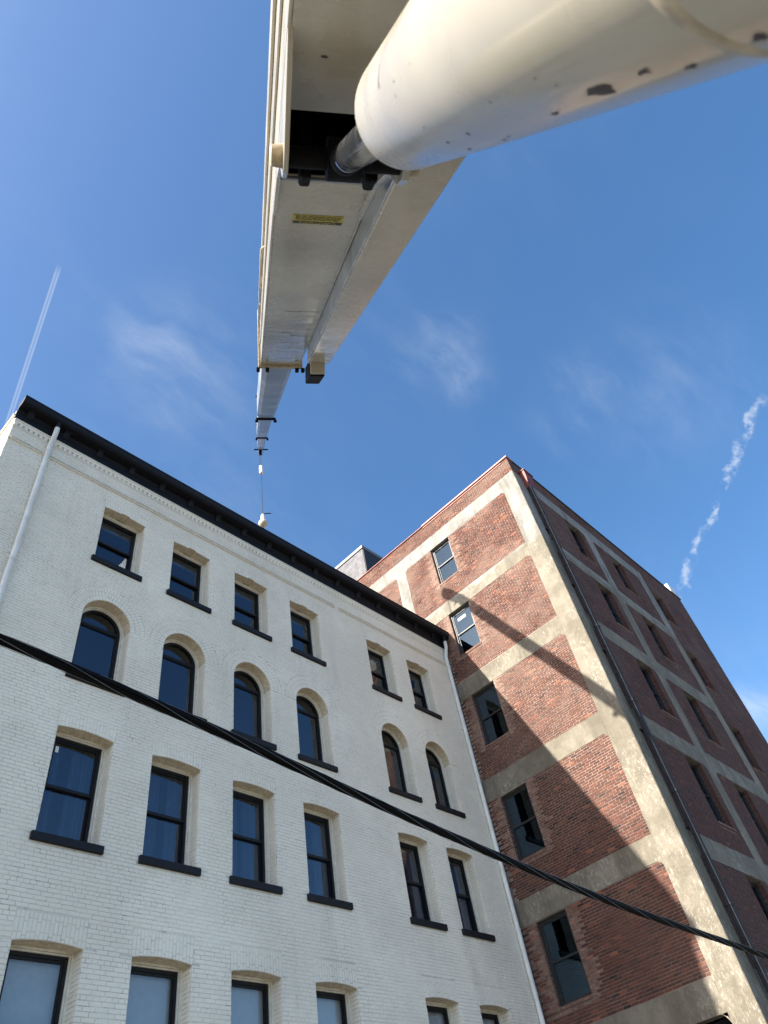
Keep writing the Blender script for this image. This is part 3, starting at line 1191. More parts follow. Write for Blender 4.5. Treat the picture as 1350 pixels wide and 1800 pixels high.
s_quads = lay(BY, BY1, 3.0, PTOP - 0.005, side_blocks + op_blocks(side_ops) + [(dock.u0, dock.u1, GROUND, 3.36)], phase=BY, length=0.216, joint=0.0145, header_every=0, wander=0.05, head=0.6)
s_quads = [q for q in s_quads if not (q[0][0] > FY - 0.2 and q[2][1] < 15.7)]
s_t = red_tints(s_quads, side_ops)
big, rest = split_largest(F_side, s_quads, s_t, 300, lambda q: q[1][0] < FY - 0.1)
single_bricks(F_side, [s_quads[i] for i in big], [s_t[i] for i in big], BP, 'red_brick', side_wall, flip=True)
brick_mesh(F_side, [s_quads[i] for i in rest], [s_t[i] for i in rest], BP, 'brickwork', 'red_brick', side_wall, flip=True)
f_quads = lay(0.0, BX1, 2.0, PTOP - 0.005, front_blocks + op_blocks(front_ops), phase=0.1, length=0.216)
f_t = red_tints(f_quads, front_ops, dark_mix=0.95, smear_w=0.0)
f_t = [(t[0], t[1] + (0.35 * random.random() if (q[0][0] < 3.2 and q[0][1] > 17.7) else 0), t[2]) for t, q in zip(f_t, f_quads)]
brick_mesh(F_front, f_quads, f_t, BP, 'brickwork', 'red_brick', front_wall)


def brick_window(o, F, parent, depth):
    win = MB()
    ring_frame(win, F, outline(o, 0.0), outline(o, 0.07, 0.07), depth, depth + 0.09)
    w_ = win.build('window', 'window_steel', parent, bevel=0.004)
    vm = (o.v0 + o.v1) / 2
    for nm, a, b, d in (('sash', vm - 0.02, o.v1 - 0.065, depth + 0.025), ('sash', o.v0 + 0.065, vm + 0.02, depth + 0.055)):
        sh = MB()
        out_ = [(o.u1 - 0.065, a), (o.u1 - 0.065, b), (o.u0 + 0.065, b), (o.u0 + 0.065, a)]
        inn = [(o.u1 - 0.105, a + 0.045), (o.u1 - 0.105, b - 0.045), (o.u0 + 0.105, b - 0.045), (o.u0 + 0.105, a + 0.045)]
        ring_frame(sh, F, out_, inn, d, d + 0.03)
        sh.build('sash', 'window_steel', w_)
        pane_mesh(F, out_, d + 0.012).build('pane', 'glass_blue_mirror', w_)
    sill = MB()
    n = max(3, round(o.w / 0.075))
    for i in range(n):
        a = o.u0 - 0.03 + (o.w + 0.06) * i / n
        sill.box(F, a + 0.004, a + (o.w + 0.06) / n - 0.004, -0.03 + random.uniform(-.003, .003), depth + 0.02, o.v0 - 0.07, o.v0 + 0.004)
    so = sill.build('sill', 'red_brick', w_)
    at = so.data.attributes.new('tint', 'FLOAT_COLOR', 'FACE')
    at.data.foreach_set('color', np.repeat(np.array([(random.uniform(.3, .7), 0.5, 0, 1) for i in range(n)], dtype=np.float32), 6, axis=0).ravel())
    for u in (o.u0, o.u1):
        rv = MB().add([F(u, 0.0, o.v0), F(u, depth + 0.1, o.v0), F(u, depth + 0.1, o.v1), F(u, 0.0, o.v1)], [(0, 1, 2, 3)])
        rv.build('jamb', 'red_mortar' if F is F_side else 'front_mortar', w_, recalc=False)
    jb = MB()
    for u, s in ((o.u0, 1), (o.u1, -1)):
        v = math.ceil(o.v0 / PITCH) * PITCH
        k = 0
        while v + PITCH < o.v1:
            e = 0.008 + random.uniform(-.002, .006)
            c1 = depth - 0.004 if k % 2 else depth * 0.55
            jb.box(F, min(u, u + s * e), max(u, u + s * e), 0.004, c1, v + 0.006, v + PITCH - 0.006)
            v += PITCH
            k += 1
    jo = jb.build('jamb_brickwork', 'red_brick', w_)
    jo['kind'] = 'stuff'
    at = jo.data.attributes.new('tint', 'FLOAT_COLOR', 'FACE')
    nb = len(jo.data.polygons) // 6
    at.data.foreach_set('color', np.repeat(np.array([(random.uniform(.2, .8), random.uniform(0, .6) if F is F_side else random.uniform(0, .15), 0.2 if F is F_side else 0.8, 1) for i in range(nb)], dtype=np.float32), 6, axis=0).ravel())
    sf = MB().add([F(o.u0, 0.0, o.v1), F(o.u1, 0.0, o.v1), F(o.u1, depth + 0.1, o.v1), F(o.u0, depth + 0.1, o.v1)], [(0, 1, 2, 3)])
    sf.build('lintel_soffit', 'concrete', w_, recalc=False)
    return w_


for i, o in enumerate(side_ops):
    w_ = brick_window(o, F_side, brick_b, 0.10)
    if i == 1:
        MB().box(F_side, o.u0 + 0.35, o.u0 + 0.72, 0.128, 0.130, o.v1 - 0.42, o.v1 - 0.30).build('paper_notice', 'paper', w_)
for o in front_ops:
    brick_window(o, F_front, brick_b, 0.16)
# dark dock opening at the foot of the side wall
dk = MB()
dk.box(F_side, dock.u0, dock.u1, 0.0, 0.02, 1.6, 1.62)
rv = MB()
for u in (dock.u0, dock.u1):
    rv.add([F_side(u, 0.0, GROUND), F_side(u, 0.5, GROUND), F_side(u, 0.5, 3.36), F_side(u, 0.0, 3.36)], [(0, 1, 2, 3)])
rv.add([F_side(dock.u0, 0.0, 3.36), F_side(dock.u1, 0.0, 3.36), F_side(dock.u1, 0.5, 3.36), F_side(dock.u0, 0.5, 3.36)], [(0, 1, 2, 3)])
rv.build('dock_jamb', 'concrete', brick_b, recalc=False)
MB().prism(F_side, [(dock.u0, 3.361), (dock.u0, 3.17), (dock.u0 + 0.05, 3.27), (dock.u0 + 0.10, 3.33), (dock.u0 + 0.16, 3.361)], -PR + 0.002, 0.3).build('dock_haunch', 'concrete', brick_b)

core = MB()
core.box(F_world, BX + 1.6, BX + BX1 - 0.02, BY + 1.6, BY1, 0.0, 21.2 + CAMZ)
core.build('room_wall', 'interior', brick_b)
for v0, v1 in BEAMS:
    core = MB().add([(BX + 0.3, BY + 0.3, v0 + CAMZ), (BX + BX1 - 0.05, BY + 0.3, v0 + CAMZ), (BX + BX1 - 0.05, BY1 - 0.05, v0 + CAMZ), (BX + 0.3, BY1 - 0.05, v0 + CAMZ)], [(0, 1, 2, 3)])
    core.build('floor_slab', 'interior', brick_b, recalc=False)
rf = MB()
rf.box(F_world, BX + 0.01, BX + BX1 - 0.01, BY + 0.01, BY1, 21.25 + CAMZ, 21.4 + CAMZ)
rf.build('roof', 'roof_felt', brick_b)
sh = MB()
sh.box(F_world, BX + BX1 - 0.02, BX + BX1, BY + 0.001, BY1, 0.0, PTOP + CAMZ)
sh.build('far_wall', 'red_mortar', brick_b)
# copings
cp = MB()
cp.box(F_side, BY - 0.05, 11.15, -0.06, 0.36, PTOP, PTOP + 0.075)
cp.box(F_side, 11.15, BY1, -0.055, 0.355, PTOP - 0.002, PTOP + 0.03)
cp.build('coping', 'coping_red', brick_b, bevel=0.008)
cl = MB().box(F_side, BY + 0.3, 11.1, -0.035, 0.0, PTOP - 0.10, PTOP - 0.07).build('drip_line', 'coping_red', brick_b)
cp = MB()
cp.box(F_front, 0.30, BX1 + 0.05, -0.05, 0.36, PTOP + 0.002, PTOP + 0.06)
cp.build('front_coping', 'coping_dark', brick_b, bevel=0.008)
# white painted patch and flashing where the white roof meets the wall
MB().prism(F_side, [(11.70, 16.6), (12.45, 16.6), (12.42, 17.22), (12.1, 17.3), (11.78, 17.1)], -0.018, 0.0).build('flashing', 'unit_white', brick_b)
# scupper box and dark downspout on the front
sc = MB()
ring = lambda u0, u1, o, v: [F_front(u0, -0.002, v), F_front(u1, -0.002, v), F_front(u1, -o, v), F_front(u0, -o, v)]
sc.loft([ring(0.62, 0.84, 0.12, 20.52), ring(0.56, 1.08, 0.23, 20.98), ring(0.54, 1.12, 0.25, 21.40)])
sc.box(F_front, 0.51, 1.16, -0.28, -0.002, 21.40, 21.45)
scup = sc.build('scupper_box', 'red_metal', brick_b)
dp = MB()
dp.box(F_front, 0.61, 0.78, -0.20, -0.07, GROUND + 0.1, 20.56)
dsp = dp.build('downspout', 'pipe_dark', brick_b, bevel=0.02)
co = MB()
st = MB()
for i in range(8):
    v = 19.0 - 2.75 * i
    MB().box(F_front, 0.60, 0.79, -0.21, -0.06, v, v + 0.07).build('collar', 'pipe_dark', dsp, bevel=0.006)
    MB().box(F_front, 0.56, 0.83, -0.075, -0.002, v - 0.9, v - 0.86).build('strap', 'pipe_dark', dsp)

# ------------------------------------------------------------------ on the roofs
pb = thing('stair_bulkhead', 'grey stucco stair bulkhead with a dark front on the warehouse roof', 'bulkhead', (20.0, 16.5, 21.4 + CAMZ))
MB().box(F_world, 18.52, 23.0, 15.05, 17.6, 21.4 + CAMZ, 24.42 + CAMZ).build('wall', 'grey_stucco', pb)
MB().box(F_world, 18.55, 23.02, 15.02, 15.05, 21.4 + CAMZ, 24.40 + CAMZ).build('front_panel', 'bulkhead_dark', pb)  # thin sheet that makes the front darker than the sides
tr = MB()
tr.box(F_world, 18.47, 23.05, 15.0, 17.65, 24.42 + CAMZ, 24.60 + CAMZ)
tr.build('roof_trim', 'grey_trim', pb, bevel=0.01)
vt = thing('roof_vent', 'small pale roof vent box beside the grey stair bulkhead', 'vent', (18.9, 18.2, 21.4 + CAMZ))
MB().box(F_world, 18.5, 19.3, 17.75, 18.6, 21.4 + CAMZ, 25.6 + CAMZ).build('housing', 'unit_white', vt)
MB().box(F_world, 18.45, 19.35, 17.7, 18.65, 25.6 + CAMZ, 25.72 + CAMZ).build('cap', 'grey_trim', vt)
uv = thing('rooftop_unit', 'small white box on the far parapet corner of the brick warehouse', 'vent', (BX + 13.8, BY + 0.25, PTOP + 0.06 + CAMZ))
MB().box(F_front, 13.35, 14.05, -0.06, 0.4, PTOP + 0.062, PTOP + 0.58).build('housing', 'unit_white', uv, bevel=0.01)
MB().box(F_front, 14.05, 14.22, -0.03, 0.38, PTOP + 0.062, PTOP + 0.48).build('grille', 'coping_dark', uv)

# ------------------------------------------------------------------ mobile crane
bdir = ray(442.5, 844).normalized()
hdir = bdir.cross(Vector((0, 0, 1))).normalized()
ndir = hdir.cross(bdir)


def CP(H, N, B):
    return CAM + hdir * H + ndir * N + bdir * B


def F_boom(u, d, v):           # u across (H), d up (N), v along (B)
    return CP(u, d, v)


def on_boom(px, py, N):
    """point at height N over the camera, seen through a photo pixel, in boom coordinates"""
    r = ray(px, py)
    s = N / r.dot(ndir)
    return r.dot(hdir) * s, N, r.dot(bdir) * s


crane = thing('mobile_crane', 'cream telescopic crane boom with lift cylinder reaching over the white building', 'crane', (CP(0.32, 1.4, -1.7).x, CP(0.32, 1.4, -1.7).y, 0.0))
H0, H1, N0, N1 = 0.114, 0.522, 1.2, 1.73
BEND = 7.66
P0, P1 = 2.42, 2.93            # pocket in the belly where the cylinder is pinned
base = MB()
t = 0.012
base.box(F_boom, H0, H0 + t, N0, N1, -1.9, BEND)
base.box(F_boom, H1 - t, H1, N0, N1, -1.9, BEND)
base.box(F_boom, H0 + t, H1 - t, N1 - t, N1, -1.9, BEND)
base.box(F_boom, H0 + t, H1 - t, N0 + 0.001, N0 + t, -1.9, P0)
base.box(F_boom, H0 + t, H1 - t, N0 + 0.001, N0 + t, P1, BEND)
base.box(F_boom, H0 + t, H1 - t, N0 + t, N1 - t, -1.9, -1.88)
boom = base.build('base_section', 'crane_cream', crane, bevel=0.004)
lin = MB()
lin.box(F_boom, H0 + t + .001, H1 - t - .001, N0 + 0.34, N0 + 0.35, P0 - 0.2, P1 + 0.2)
lin.box(F_boom, H0 + t + .001, H0 + t + .006, N0 + 0.014, N0 + 0.34, P0 - 0.2, P1 + 0.2)
lin.box(F_boom, H1 - t - .006, H1 - t - .001, N0 + 0.014, N0 + 0.34, P0 - 0.2, P1 + 0.2)
lin.box(F_boom, H0 + t + .006, H1 - t - .006, N0 + 0.014, N0 + 0.34, P0 - 0.21, P0 - 0.2)
lin.box(F_boom, H0 + t + .006, H1 - t - .006, N0 + 0.014, N0 + 0.34, P1 + 0.2, P1 + 0.21)
lin.build('pocket_shade_liner', 'grease_black', boom)  # black greasy lining added so the pocket shows as deep shade
# side rails
rail = MB()
rail.box(F_boom, H0 - 0.010, H0 - 0.0005, 1.36, 1.43, -1.5, BEND - 0.2)
rail.box(F_boom, H0 - 0.014, H0 - 0.0005, 1.62, 1.73, -1.5, BEND - 0.1)
rail.build('side_rail', 'crane_cream', boom, bevel=0.003)
# lugs that carry the cylinder pin
for u0, u1 in ((H0 + 0.002, H0 + 0.018), (0.500, 0.524)):
    lug = MB()
    outl = [(1.95, N0 + 0.05), (2.0, N0 - 0.02), (2.28, N0 - 0.20), (2.36, N0 - 0.225), (2.44, N0 - 0.21), (2.60, N0 - 0.10), (2.9, N0 - 0.03), (3.36, N0 - 0.004), (3.38, N0 + 0.05)]
    lug.prism(lambda a, d, v: CP(d, v, a), outl, u0, u1)
    lug.build('lug_plate', 'crane_cream', boom, bevel=0.003)
PINB, PINN = 2.38, 1.035
cdir = Vector((0.0339, 0.3377, 0.946)).normalized()


def CY(tt):
    """boom-frame point on the cylinder axis, tt metres down from the pin"""
    q = Vector((0.32, 1.1034, 2.5735)) - cdir * tt
    return CP(q.x, q.y, q.z)


pin = MB()
pin.tube([CP(H0 - 0.038, PINN, PINB), CP(H0 - 0.034, PINN, PINB), CP(H0 + 0.002, PINN, PINB)], [0.026, 0.032, 0.037], 20)
MB().tube([CP(0.524, PINN, PINB), CP(0.56, PINN, PINB)], [0.040, 0.036], 20).build('pin', 'pin_tan', boom, smooth=True)
pin.build('pin', 'pin_tan', boom, smooth=True)
pinr = MB()
pinr.tube([CP(H0 + 0.018, PINN, PINB), CP(0.5, PINN, PINB)], 0.034, 18)
pinr.build('pin_shaft', 'grease_black', boom, smooth=True)
clev = MB()
clev.tube([CP(0.258, PINN, PINB), CP(0.368, PINN, PINB)], 0.066, 24)
clev.tube([CY(t_) for t_ in (0.24, 0.28, 0.33, 0.34)], [0.046, 0.05, 0.05, 0.044], 24)
clev.build('rod_eye', 'grease_black', boom, smooth=True)
for a, b in ((0.200, 0.245), (0.452, 0.497)):
    pad = MB()
    pad.box(F_boom, a, b, N0 - 0.055, N0 + 0.2, 2.80, 2.90)
    pad.build('wear_pad', 'grease_black', boom, bevel=0.012)
# lip at the pocket edge, cover strip beside the jib
MB().box(F_boom, H0 + 0.02, 0.50, N0 - 0.012, N0, P1, P1 + 0.02).build('pocket_lip', 'crane_section', boom, bevel=0.003)
# CAUTION sticker
sx0, sx1, sb0, sb1 = 0.208, 0.440, 3.345, 3.455
stk = MB()
stk.box(F_boom, sx0, sx1, N0 - 0.0015, N0 - 0.0002, sb0, sb1)
sticker = stk.build('caution_sticker', 'sticker_yellow', boom)
stk = MB()
stk.box(F_boom, sx0 + 0.002, sx1 - 0.002, N0 - 0.0025, N0 - 0.0016, sb1 - 0.036, sb1 - 0.002)
stk.build('sticker_band', 'sticker_black', sticker)


def lettering(text, size, H, B, mat, parent, N):
    cu = bpy.data.curves.new('lettering', 'FONT')
    cu.body = text
    cu.size = size
    cu.align_x = 'CENTER'
    cu.align_y = 'CENTER'
    cu.extrude = 0.0003
    tmp = bpy.data.objects.new('lettering_source', cu)
    COL.objects.link(tmp)
    bpy.context.view_layer.update()
    me = bpy.data.meshes.new_from_object(tmp)
    bpy.data.objects.remove(tmp)
    mw = Matrix((-hdir, bdir, -ndir)).transposed().to_4x4()
    mw.translation = CP(H, N, B)
    me.transform(mw)
    me.materials.clear()
    me.materials.append(M[mat])
    o = bpy.data.objects.new('lettering', me)
    COL.objects.link(o)
    o.parent = parent
    return o


lettering('CAUTION', 0.038, (sx0 + sx1) / 2, sb1 - 0.019, 'sticker_yellow', sticker, N0 - 0.003)
tl = MB()
for i in range(5):
    bb = sb0 + 0.008 + i * 0.0115
    x = sx0 + 0.012
    while x < sx1 - 0.02:
        w = random.uniform(0.012, 0.03)
        tl.box(F_boom, x, min(x + w, sx1 - 0.01), N0 - 0.0025, N0 - 0.0016, bb, bb + 0.0045)
        x += w + 0.006
tl.build('sticker_fine_print', 'sticker_black', sticker)

# stowed side box (jib) along the right of the boom
J0, J1, JN0, JN1 = 0.530, 0.735, 1.078, 1.42
jb = MB()
jb.loft([[CP(a, n, B) for a, n in ((J0, JN0 + 0.01), (J0 + 0.01, JN0), (J1 - 0.01, JN0), (J1, JN0 + 0.01), (J1, JN1), (J0, JN1))] for B in (0.6, 6.78)])
jib = jb.build('side_box', 'crane_cream', crane)
simple('steel_plate', (0.62, 0.64, 0.66), 0.28, metal=1.0, var=0.25, nscale=5)
MB().box(F_boom, J0 - 0.006, J0 - 0.0005, JN0 + 0.004, N0 + 0.03, 2.6, 6.5).build('rubbing_strip', 'steel_plate', jib, bevel=0.002)
mb = MB()
for B in (3.0, 5.0, 6.6):
    mb.box(F_boom, 0.50, 0.56, N1, N1 + 0.03, B - .05, B + .05)
    mb.box(F_boom, 0.54, 0.56, JN1, N1 + 0.03, B - .05, B + .05)
mb.build('hanger', 'crane_cream', jib)
mb = MB()
mb.box(F_boom, J0 + 0.02, J1 - 0.03, JN0 - 0.002, JN0 + 0.2, 6.40, 6.80)
mb.box(F_boom, J0 + 0.025, J1 - 0.05, JN0 - 0.10, JN0 - 0.002, 6.72, 6.80)
mb.build('end_lug', 'crane_cream', jib, bevel=0.004)
mb = MB()
mb.box(F_boom, J0 + 0.02, J1 - 0.045, JN0 - 0.115, JN0 + 0.05, 6.801, 7.35)
mb.build('end_roller', 'grease_black', jib, bevel=0.01)

# belly scratches near the end of the base section
for i in range(16):
    B = random.uniform(5.2, 7.45)
    a = random.uniform(H0 + 0.01, 0.36)
    b = a + random.uniform(0.05, 0.30)
    pts = []
    n = 7
    for k in range(n):
        pts.append((a + (min(b, H1 - 0.02) - a) * k / (n - 1), B + random.uniform(-0.012, 0.012)))
    wd = random.uniform(0.003, 0.007)
    mb = MB()
    mb.prism(F_boom_flat := (lambda u, d, v: CP(u, N0 - d, v)), [(u, v) for u, v in pts] + [(u, v + wd * random.uniform(.5, 1.2)) for u, v in reversed(pts)], 0.0004, 0.0009)
    mb.build('scratch', 'sticker_black', boom)

# collar at the mouth of the base section
col_ = MB()
ring_frame(col_, lambda u, d, v: CP(u, v, d), [(H0 - 0.025, N0 - 0.03), (H1 + 0.025, N0 - 0.03), (H1 + 0.025, N1 + 0.03), (H0 - 0.025, N1 + 0.03)],
           [(H0 + 0.03, N0 + 0.035), (H1 - 0.03, N0 + 0.035), (H1 - 0.03, N1 - 0.03), (H0 + 0.03, N1 - 0.03)], BEND, BEND + 0.10)
collar = col_.build('mouth_collar', 'pin_tan', crane, bevel=0.008)
for u in (H0 - 0.045, H0 + 0.05, H1 - 0.05, H1 + 0.012):
    MB().box(F_boom, u, u + 0.036, N0 - 0.07, N0 - 0.028, BEND + 0.01, BEND + 0.10).build('wear_block', 'grease_black', collar, bevel=0.006)
# handle loop and small brackets on the left side
lp = MB()
pts = [CP(H0, 1.48, 4.7), CP(H0 - 0.026, 1.48, 4.76), CP(H0 - 0.028, 1.48, 5.7), CP(H0, 1.48, 5.8)]
lp.tube(bend(pts), 0.006, 8)
lp.build('grab_handle', 'pin_tan', boom, smooth=True)
for B in (5.0, 5.8, 6.6):
    MB().box(F_boom, H0 - 0.03, H0 - 0.012, 1.50, 1.56, B, B + 0.5).build('hose_guide', 'crane_section', boom, bevel=0.003)


def section(Ba, pa, Bb, pb, w, height, chamfer, mat):
    """one telescoped section from boom station Ba to Bb; pa, pb = (H centre, N bottom)"""
    rings = []
    for B, (hc, nb) in ((Ba, pa), (Bb, pb)):
        a, b = hc - w / 2, hc + w / 2
        rings.append([CP(a + chamfer, nb, B), CP(b - chamfer, nb, B), CP(b, nb + chamfer * 0.9, B), CP(b, nb + height, B), CP(a, nb + height, B), CP(a, nb + chamfer * 0.9, B)])
    mb = MB()
    mb.loft(rings)
    return mb.build('telescoping_section', mat, crane)


def station(px_l, px_r, py, w, N):
    """where a section end of width w stands when its belly is N over the camera"""
    r = ray((px_l + px_r) / 2, py)
    s = N / r.dot(ndir)
    return r.dot(bdir) * s, (r.dot(hdir) * s, N)


B2, p2 = station(453, 482, 735, 0.34, 1.235)
B3, p3 = station(451, 470, 769, 0.30, 1.235)
B4, p4 = station(452, 464.5, 790, 0.26, 1.165)
sec2 = section(BEND - 1.0, ((H0 + H1) / 2, N0 + 0.045), B2, p2, 0.345, 0.42, 0.055, 'crane_section')
sec3 = section(B2 - 1.0, (p2[0], p2[1] + 0.035), B3, p3, 0.295, 0.36, 0.045, 'crane_section')
sec4 = section(B3 - 1.0, (p3[0], p3[1] + 0.03), B4, p4, 0.25, 0.31, 0.04, 'crane_section')
for B, (hc, nb), w, hh in ((B2, p2, 0.345, 0.42), (B3, p3, 0.295, 0.36)):
    cc = MB()
    cc.box(F_boom, hc - w / 2 - 0.02, hc + w / 2 + 0.02, nb - 0.035, nb + 0.01, B - 0.03, B + 0.10)
    cc.box(F_boom, hc - w / 2 - 0.02, hc + w / 2 + 0.02, nb + hh - 0.01, nb + hh + 0.03, B - 0.03, B + 0.10)
    for u in (hc - w / 2 - 0.04, hc + w / 2 - 0.02):
        cc.box(F_boom, u, u + 0.06, nb - 0.08, nb - 0.03, B, B + 0.12)
    cc.build('section_collar', 'grease_black', crane)
# boom head
hc, nb = p4
hd = MB()
hd.box(F_boom, hc - 0.25, hc + 0.27, nb - 0.03, nb + 0.02, B4, B4 + 0.06)
head = hd.build('boom_head', 'grease_black', crane)
mb = MB()
for u in (hc - 0.10, hc + 0.08):
    mb.prism(lambda a, d, v: CP(d, v, a), [(B4 - 0.1, nb + 0.02), (B4 - 0.1, nb + 0.30), (B4 + 0.55, nb + 0.22), (B4 + 0.85, nb + 0.05), (B4 + 0.8, nb - 0.12), (B4 + 0.55, nb - 0.20)], u, u + 0.02)
mb.build('head_plate', 'crane_section', head)
SH_B, SH_N = B4 + 0.62, nb - 0.02
shv = MB()
ax = CP(hc - 0.05, SH_N, SH_B), CP(hc + 0.05, SH_N, SH_B)
shv.tube([ax[0], ax[0].lerp(ax[1], .3), ax[0].lerp(ax[1], .5), ax[0].lerp(ax[1], .7), ax[1]], [0.19, 0.19, 0.165, 0.19, 0.19], 28)
shv.build('sheave', 'grease_black', head, smooth=True)
# anti two-block weight on its short chain and the hoist line with the ball
tipw = CP(hc, SH_N, SH_B)
lx, ly = tipw.x, tipw.y


def drop_to(py):
    """height on the vertical through the head where the photo row py is met"""
    lo, hi = 0.0, tipw.z
    for _ in range(60):
        mid = (lo + hi) / 2
        if project((lx, ly, mid))[1] > py:
            lo = mid
        else:
            hi = mid
    return (lo + hi) / 2


z_wt, z_ball = drop_to(826), drop_to(920)
wt_ = MB()
wt_.tube([(lx, ly, z_wt + 0.22), (lx, ly, z_wt + 0.2), (lx, ly, z_wt - 0.2), (lx, ly, z_wt - 0.22)], [0.06, 0.075, 0.075, 0.06], 14)
wt_.build('limit_weight', 'unit_white', head, smooth=True)
mb = MB()
mb.tube([(lx - 0.07, ly, tipw.z - 0.1), (lx - 0.07, ly, z_wt + 0.2)], 0.008, 6)
mb.build('limit_chain', 'steel_wire', head)
ball = thing('hook_ball', 'cream overhaul ball with hook hanging from the crane hoist line behind the cornice', 'hook', (lx, ly, z_ball))
mb = MB()
pts, rr = [], []
for i in range(13):
    a = math.pi * i / 12
    pts.append((lx, ly, z_ball + 0.16 * math.cos(a)))
    rr.append(max(0.004, 0.16 * math.sin(a)))
mb.tube(pts, rr, 20)
mb.build('ball', 'ball_cream', ball, smooth=True)
mb = MB()
mb.tube([(lx, ly, z_ball + 0.15), (lx, ly, z_ball + 0.30), (lx, ly, z_ball + 0.44), (lx, ly, z_ball + 0.46)], [0.06, 0.075, 0.06, 0.03], 12)
mb.build('swivel', 'unit_white', ball, smooth=True)
mb = MB()
mb.tube([(lx, ly, z_ball + 0.45), (lx, ly, tipw.z - 0.15)], 0.011, 6)
mb.build('hoist_line', 'steel_wire', ball)
mb = MB()
mb.tube([Vector((lx, ly, z_ball + 0.45)) + Vector(v) for v in ((0, 0, 0), (0.05, -0.02, 0.07), (0.16, -0.1, 0.11), (0.24, -0.16, 0.09))], 0.018, 8)
mb.build('line_tail', 'grease_black', ball, smooth=True)
hk = MB()
hk.tube([Vector((lx, ly, z_ball - 0.15)) + Vector((0.09 * math.sin(a) * (a > 0.6), 0, -0.10 - 0.10 * (1 - math.cos(a)))) for a in (0.0, 0.6, 1.2, 1.8, 2.4, 3.0, 3.6, 4.2)], [0.03, 0.03, 0.03, 0.032, 0.032, 0.03, 0.025, 0.012], 10)
hk.build('hook', 'grease_black', ball, smooth=True)

# lift cylinder
cyl = MB()
BR = 0.0926
prof = [(1.415, 0.046), (1.416, 0.076), (1.420, 0.083), (1.428, 0.0885), (1.442, 0.0918), (1.462, BR), (3.25, BR), (3.27, 0.085), (3.272, 0.02)]
cyl.tube([CY(a) for a, r in prof], [r for a, r in prof], 72)
barrel = cyl.build('lift_cylinder', 'crane_cream', crane, smooth=True)
rod = MB()
rod.tube([CY(a) for a in (0.335, 0.345, 0.36, 0.40, 0.404, 0.41, 1.43)], [0.039, 0.0435, 0.0448, 0.0448, 0.0440, 0.0452, 0.0452], 48)
rod.build('rod', 'chrome', barrel, smooth=True)
mb = MB()
mb.tube([CY(1.405), CY(1.4145)], [0.050, 0.054], 40)
mb.build('wiper_seal', 'grease_black', barrel, smooth=True)
mb = MB()
mb.tube([CY(a) for a in (2.43, 2.433, 2.443, 2.446)], [BR, BR + .001, BR + .001, BR], 72, caps=False)
mb.build('weld_bead', 'pin_tan', barrel, smooth=True)


def chip_on_barrel(px, py, size, asp, seed):
    """dark paint chip lying on the barrel where a photo pixel meets it"""
    rr = random.Random(seed)
    d = ray(px, py).normalized()
    a0, a1 = CY(1.5), CY(3.0)
    ax = (a1 - a0).normalized()
    oc = CAM - a0
    dp, op = d - ax * d.dot(ax), oc - ax * oc.dot(ax)
    A, Bq, C_ = dp.dot(dp), 2 * dp.dot(op), op.dot(op) - (BR + 0.0004) ** 2
    disc = Bq * Bq - 4 * A * C_
    if disc <= 0:
        return
    p = CAM + d * ((-Bq - math.sqrt(disc)) / (2 * A))
    foot = a0 + ax * (p - a0).dot(ax)
    nrm = (p - foot).normalized()
    tv = nrm.cross(ax)
    pts = []
    n = 12
    for i in range(n):
        t_ = 2 * math.pi * i / n
        r_ = size * rr.uniform(0.35, 1.35)
        u_, v_ = r_ * math.cos(t_) * asp, r_ * math.sin(t_)
        q = p + ax * u_
        f2 = a0 + ax * (q - a0).dot(ax)
        ang = v_ / BR
        pts.append(f2 + (nrm * math.cos(ang) + tv * math.sin(ang)) * (BR + 0.0007))
    mb_ = MB()
    c_ = p + nrm * 0.0004
    mb_.add([c_] + pts, [(0, 1 + i, 1 + (i + 1) % n) for i in range(n)])
    mb_.build('paint_chip', 'rust', barrel, recalc=False)


simple('rust', (0.05, 0.036, 0.028), 0.8, var=0.4, nscale=120)
for i, (x, y, s_, a_) in enumerate([(1052, 160, 0.0075, 2.2), (1132, 127, 0.0028, 2.6), (976, 200, 0.0025, 2.4), (887, 246, 0.003, 2.0), (787, 250, 0.0028, 1.4),
                                    (823, 236, 0.0022, 1.3), (745, 224, 0.0018, 1.2), (862, 180, 0.0016, 1.6), (940, 138, 0.0014, 1.0), (978, 150, 0.0013, 1.0),
                                    (692, 143, 0.0018, 1.0), (695, 168, 0.0018, 1.0), (661, 122, 0.0015, 1.0), (720, 112, 0.0014, 1.0), (1336, 66, 0.003, 2.0), (825, 262, 0.002, 4.0), (895, 240, 0.0018, 3.5), (1215, 118, 0.002, 3.0)]):
    chip_on_barrel(x, y, s_, a_, i)

# turret that carries boom foot and cylinder base, standing on its pedestal beside the photographer
pt = CP(0.32, 1.45, -1.75)
mb = MB()
for u in (0.085, 0.53):
    mb.prism(lambda a, d, v: CP(d, v, a), [(-2.1, 1.75), (-1.5, 1.75), (-0.62, 0.62), (-0.55, 0.25), (-0.75, 0.05), (-2.1, 0.2)], u, u + 0.025)
tur = mb.build('turret_plate', 'crane_cream', crane, bevel=0.004)
pc = CP(0.32, 0.35, -1.45)
mb = MB()
mb.tube([(pc.x, pc.y, 0.0), (pc.x, pc.y, 0.05), (pc.x, pc.y, 0.051), (pc.x, pc.y, max(0.3, pc.z + 0.1))], [0.75, 0.75, 0.45, 0.42], 32)
mb.build('pedestal', 'crane_cream', crane, smooth=True)

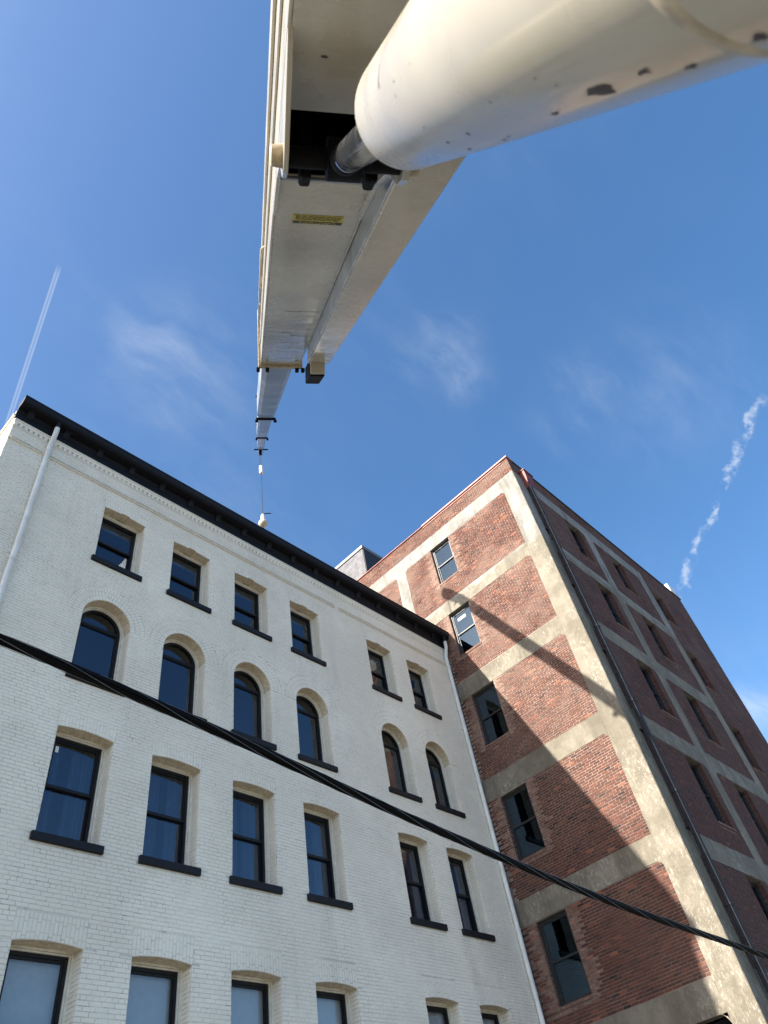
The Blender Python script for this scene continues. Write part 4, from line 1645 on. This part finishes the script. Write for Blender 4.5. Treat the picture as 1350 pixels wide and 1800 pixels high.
# carrier added out of view, to cut ground bounce on the boom belly
MB().box(F_world, -2.6, 2.4, -3.6, -0.7, 0.62, 0.98).build('bounce_block_deck', 'pipe_dark', crane, bevel=0.02)
for wx in (-2.0, -0.7, 1.8):
    for wy in (-3.45, -0.9):
        wh = MB()
        wh.tube([(wx, wy - 0.16, 0.48), (wx, wy - 0.14, 0.48), (wx, wy + 0.14, 0.48), (wx, wy + 0.16, 0.48)], [0.42, 0.48, 0.48, 0.42], 28)
        unseen_wheel = wh.build('unseen_wheel', 'grease_black', crane, smooth=True)
        MB().tube([(wx, wy - 0.165, 0.48), (wx, wy - 0.12, 0.48)], [0.20, 0.26], 20).build('unseen_rim', 'crane_section', unseen_wheel, smooth=True)

# ------------------------------------------------------------------ overhead cable with its poles
cab = thing('overhead_cable', 'thick black bundled overhead cable sagging across both building fronts', 'cable', (-14.0, 4.9, 0.0))
key = [(0, 1125), (100, 1163), (200, 1206), (350, 1272), (500, 1340), (700, 1428), (850, 1494), (1000, 1557), (1150, 1613), (1250, 1647), (1350, 1682)]
CYP = 4.9
kp = []
for x, y in key:
    d = ray(x, y)
    s = CYP / d.y
    kp.append((d.x * s, d.z * s + CAMZ))
xs = np.array([k_[0] for k_ in kp])
zs = np.array([k_[1] for k_ in kp])
cf = np.polyfit(xs, zs, 4)
fit_z = lambda x: float(np.polyval(cf, x))
dfit = np.polyder(cf)
xa, xb = xs[0], xs[-1]
PX0, PX1 = -14.0, 36.0


def cable_z(x):
    if x < xa:
        s0 = float(np.polyval(dfit, xa))
        return fit_z(xa) + s0 * (x - xa) + 0.006 * (x - xa) ** 2
    if x > xb:
        s0 = float(np.polyval(dfit, xb))
        return fit_z(xb) + s0 * (x - xb) + 0.006 * (x - xb) ** 2
    return fit_z(x)


N_ = 900
xsn = [PX0 + (PX1 - PX0) * i / N_ for i in range(N_ + 1)]
strands = [(0.026, k_ * math.pi / 3 + 0.1 * (k_ % 2), 0.0165 + 0.0025 * (k_ % 2)) for k_ in range(6)] + [(0.004, 0.0, 0.017), (0.040, 0.5, 0.008), (0.039, 2.9, 0.007)]
for off, ph, rad in strands:
    pts = []
    for x in xsn:
        a = x * 0.45 + ph
        pts.append((x, CYP + off * math.cos(a), cable_z(x) + off * math.sin(a)))
    MB().tube(pts, rad, 8).build('strand', 'cable_black', cab, smooth=True)
N3 = 1200
for ph in (0.0, 1.6, 3.1, 4.7):
    pts = []
    for i in range(N3 + 1):
        x = PX0 + 10 + (PX1 - 16 - PX0 - 10) * i / N3
        a = x * 2 * math.pi / 2.6 + ph + 0.4 * math.sin(x * 0.9 + ph)
        pts.append((x, CYP + 0.0465 * math.cos(a), cable_z(x) + 0.0465 * math.sin(a)))
    MB().tube(pts, 0.0018, 4).build('lashing_wire', 'lashing', cab, smooth=True)
for nm, x in (('beyond the white building', PX0), ('beyond the brick warehouse', PX1)):
    pole = thing('utility_pole', 'brown wooden utility pole holding the black cable ' + nm, 'pole', (x, CYP, 0))
    zt = cable_z(x)
    MB().tube([(x, CYP + 0.16, 0), (x, CYP + 0.16, zt + 1.5)], [0.16, 0.12], 14).build('post', 'wood_pole', pole, smooth=True)
    MB().box(F_world, x - 0.05, x + 0.05, CYP - 0.05, CYP + 0.1, zt - 0.12, zt - 0.06).build('cable_clamp', 'lashing', pole)
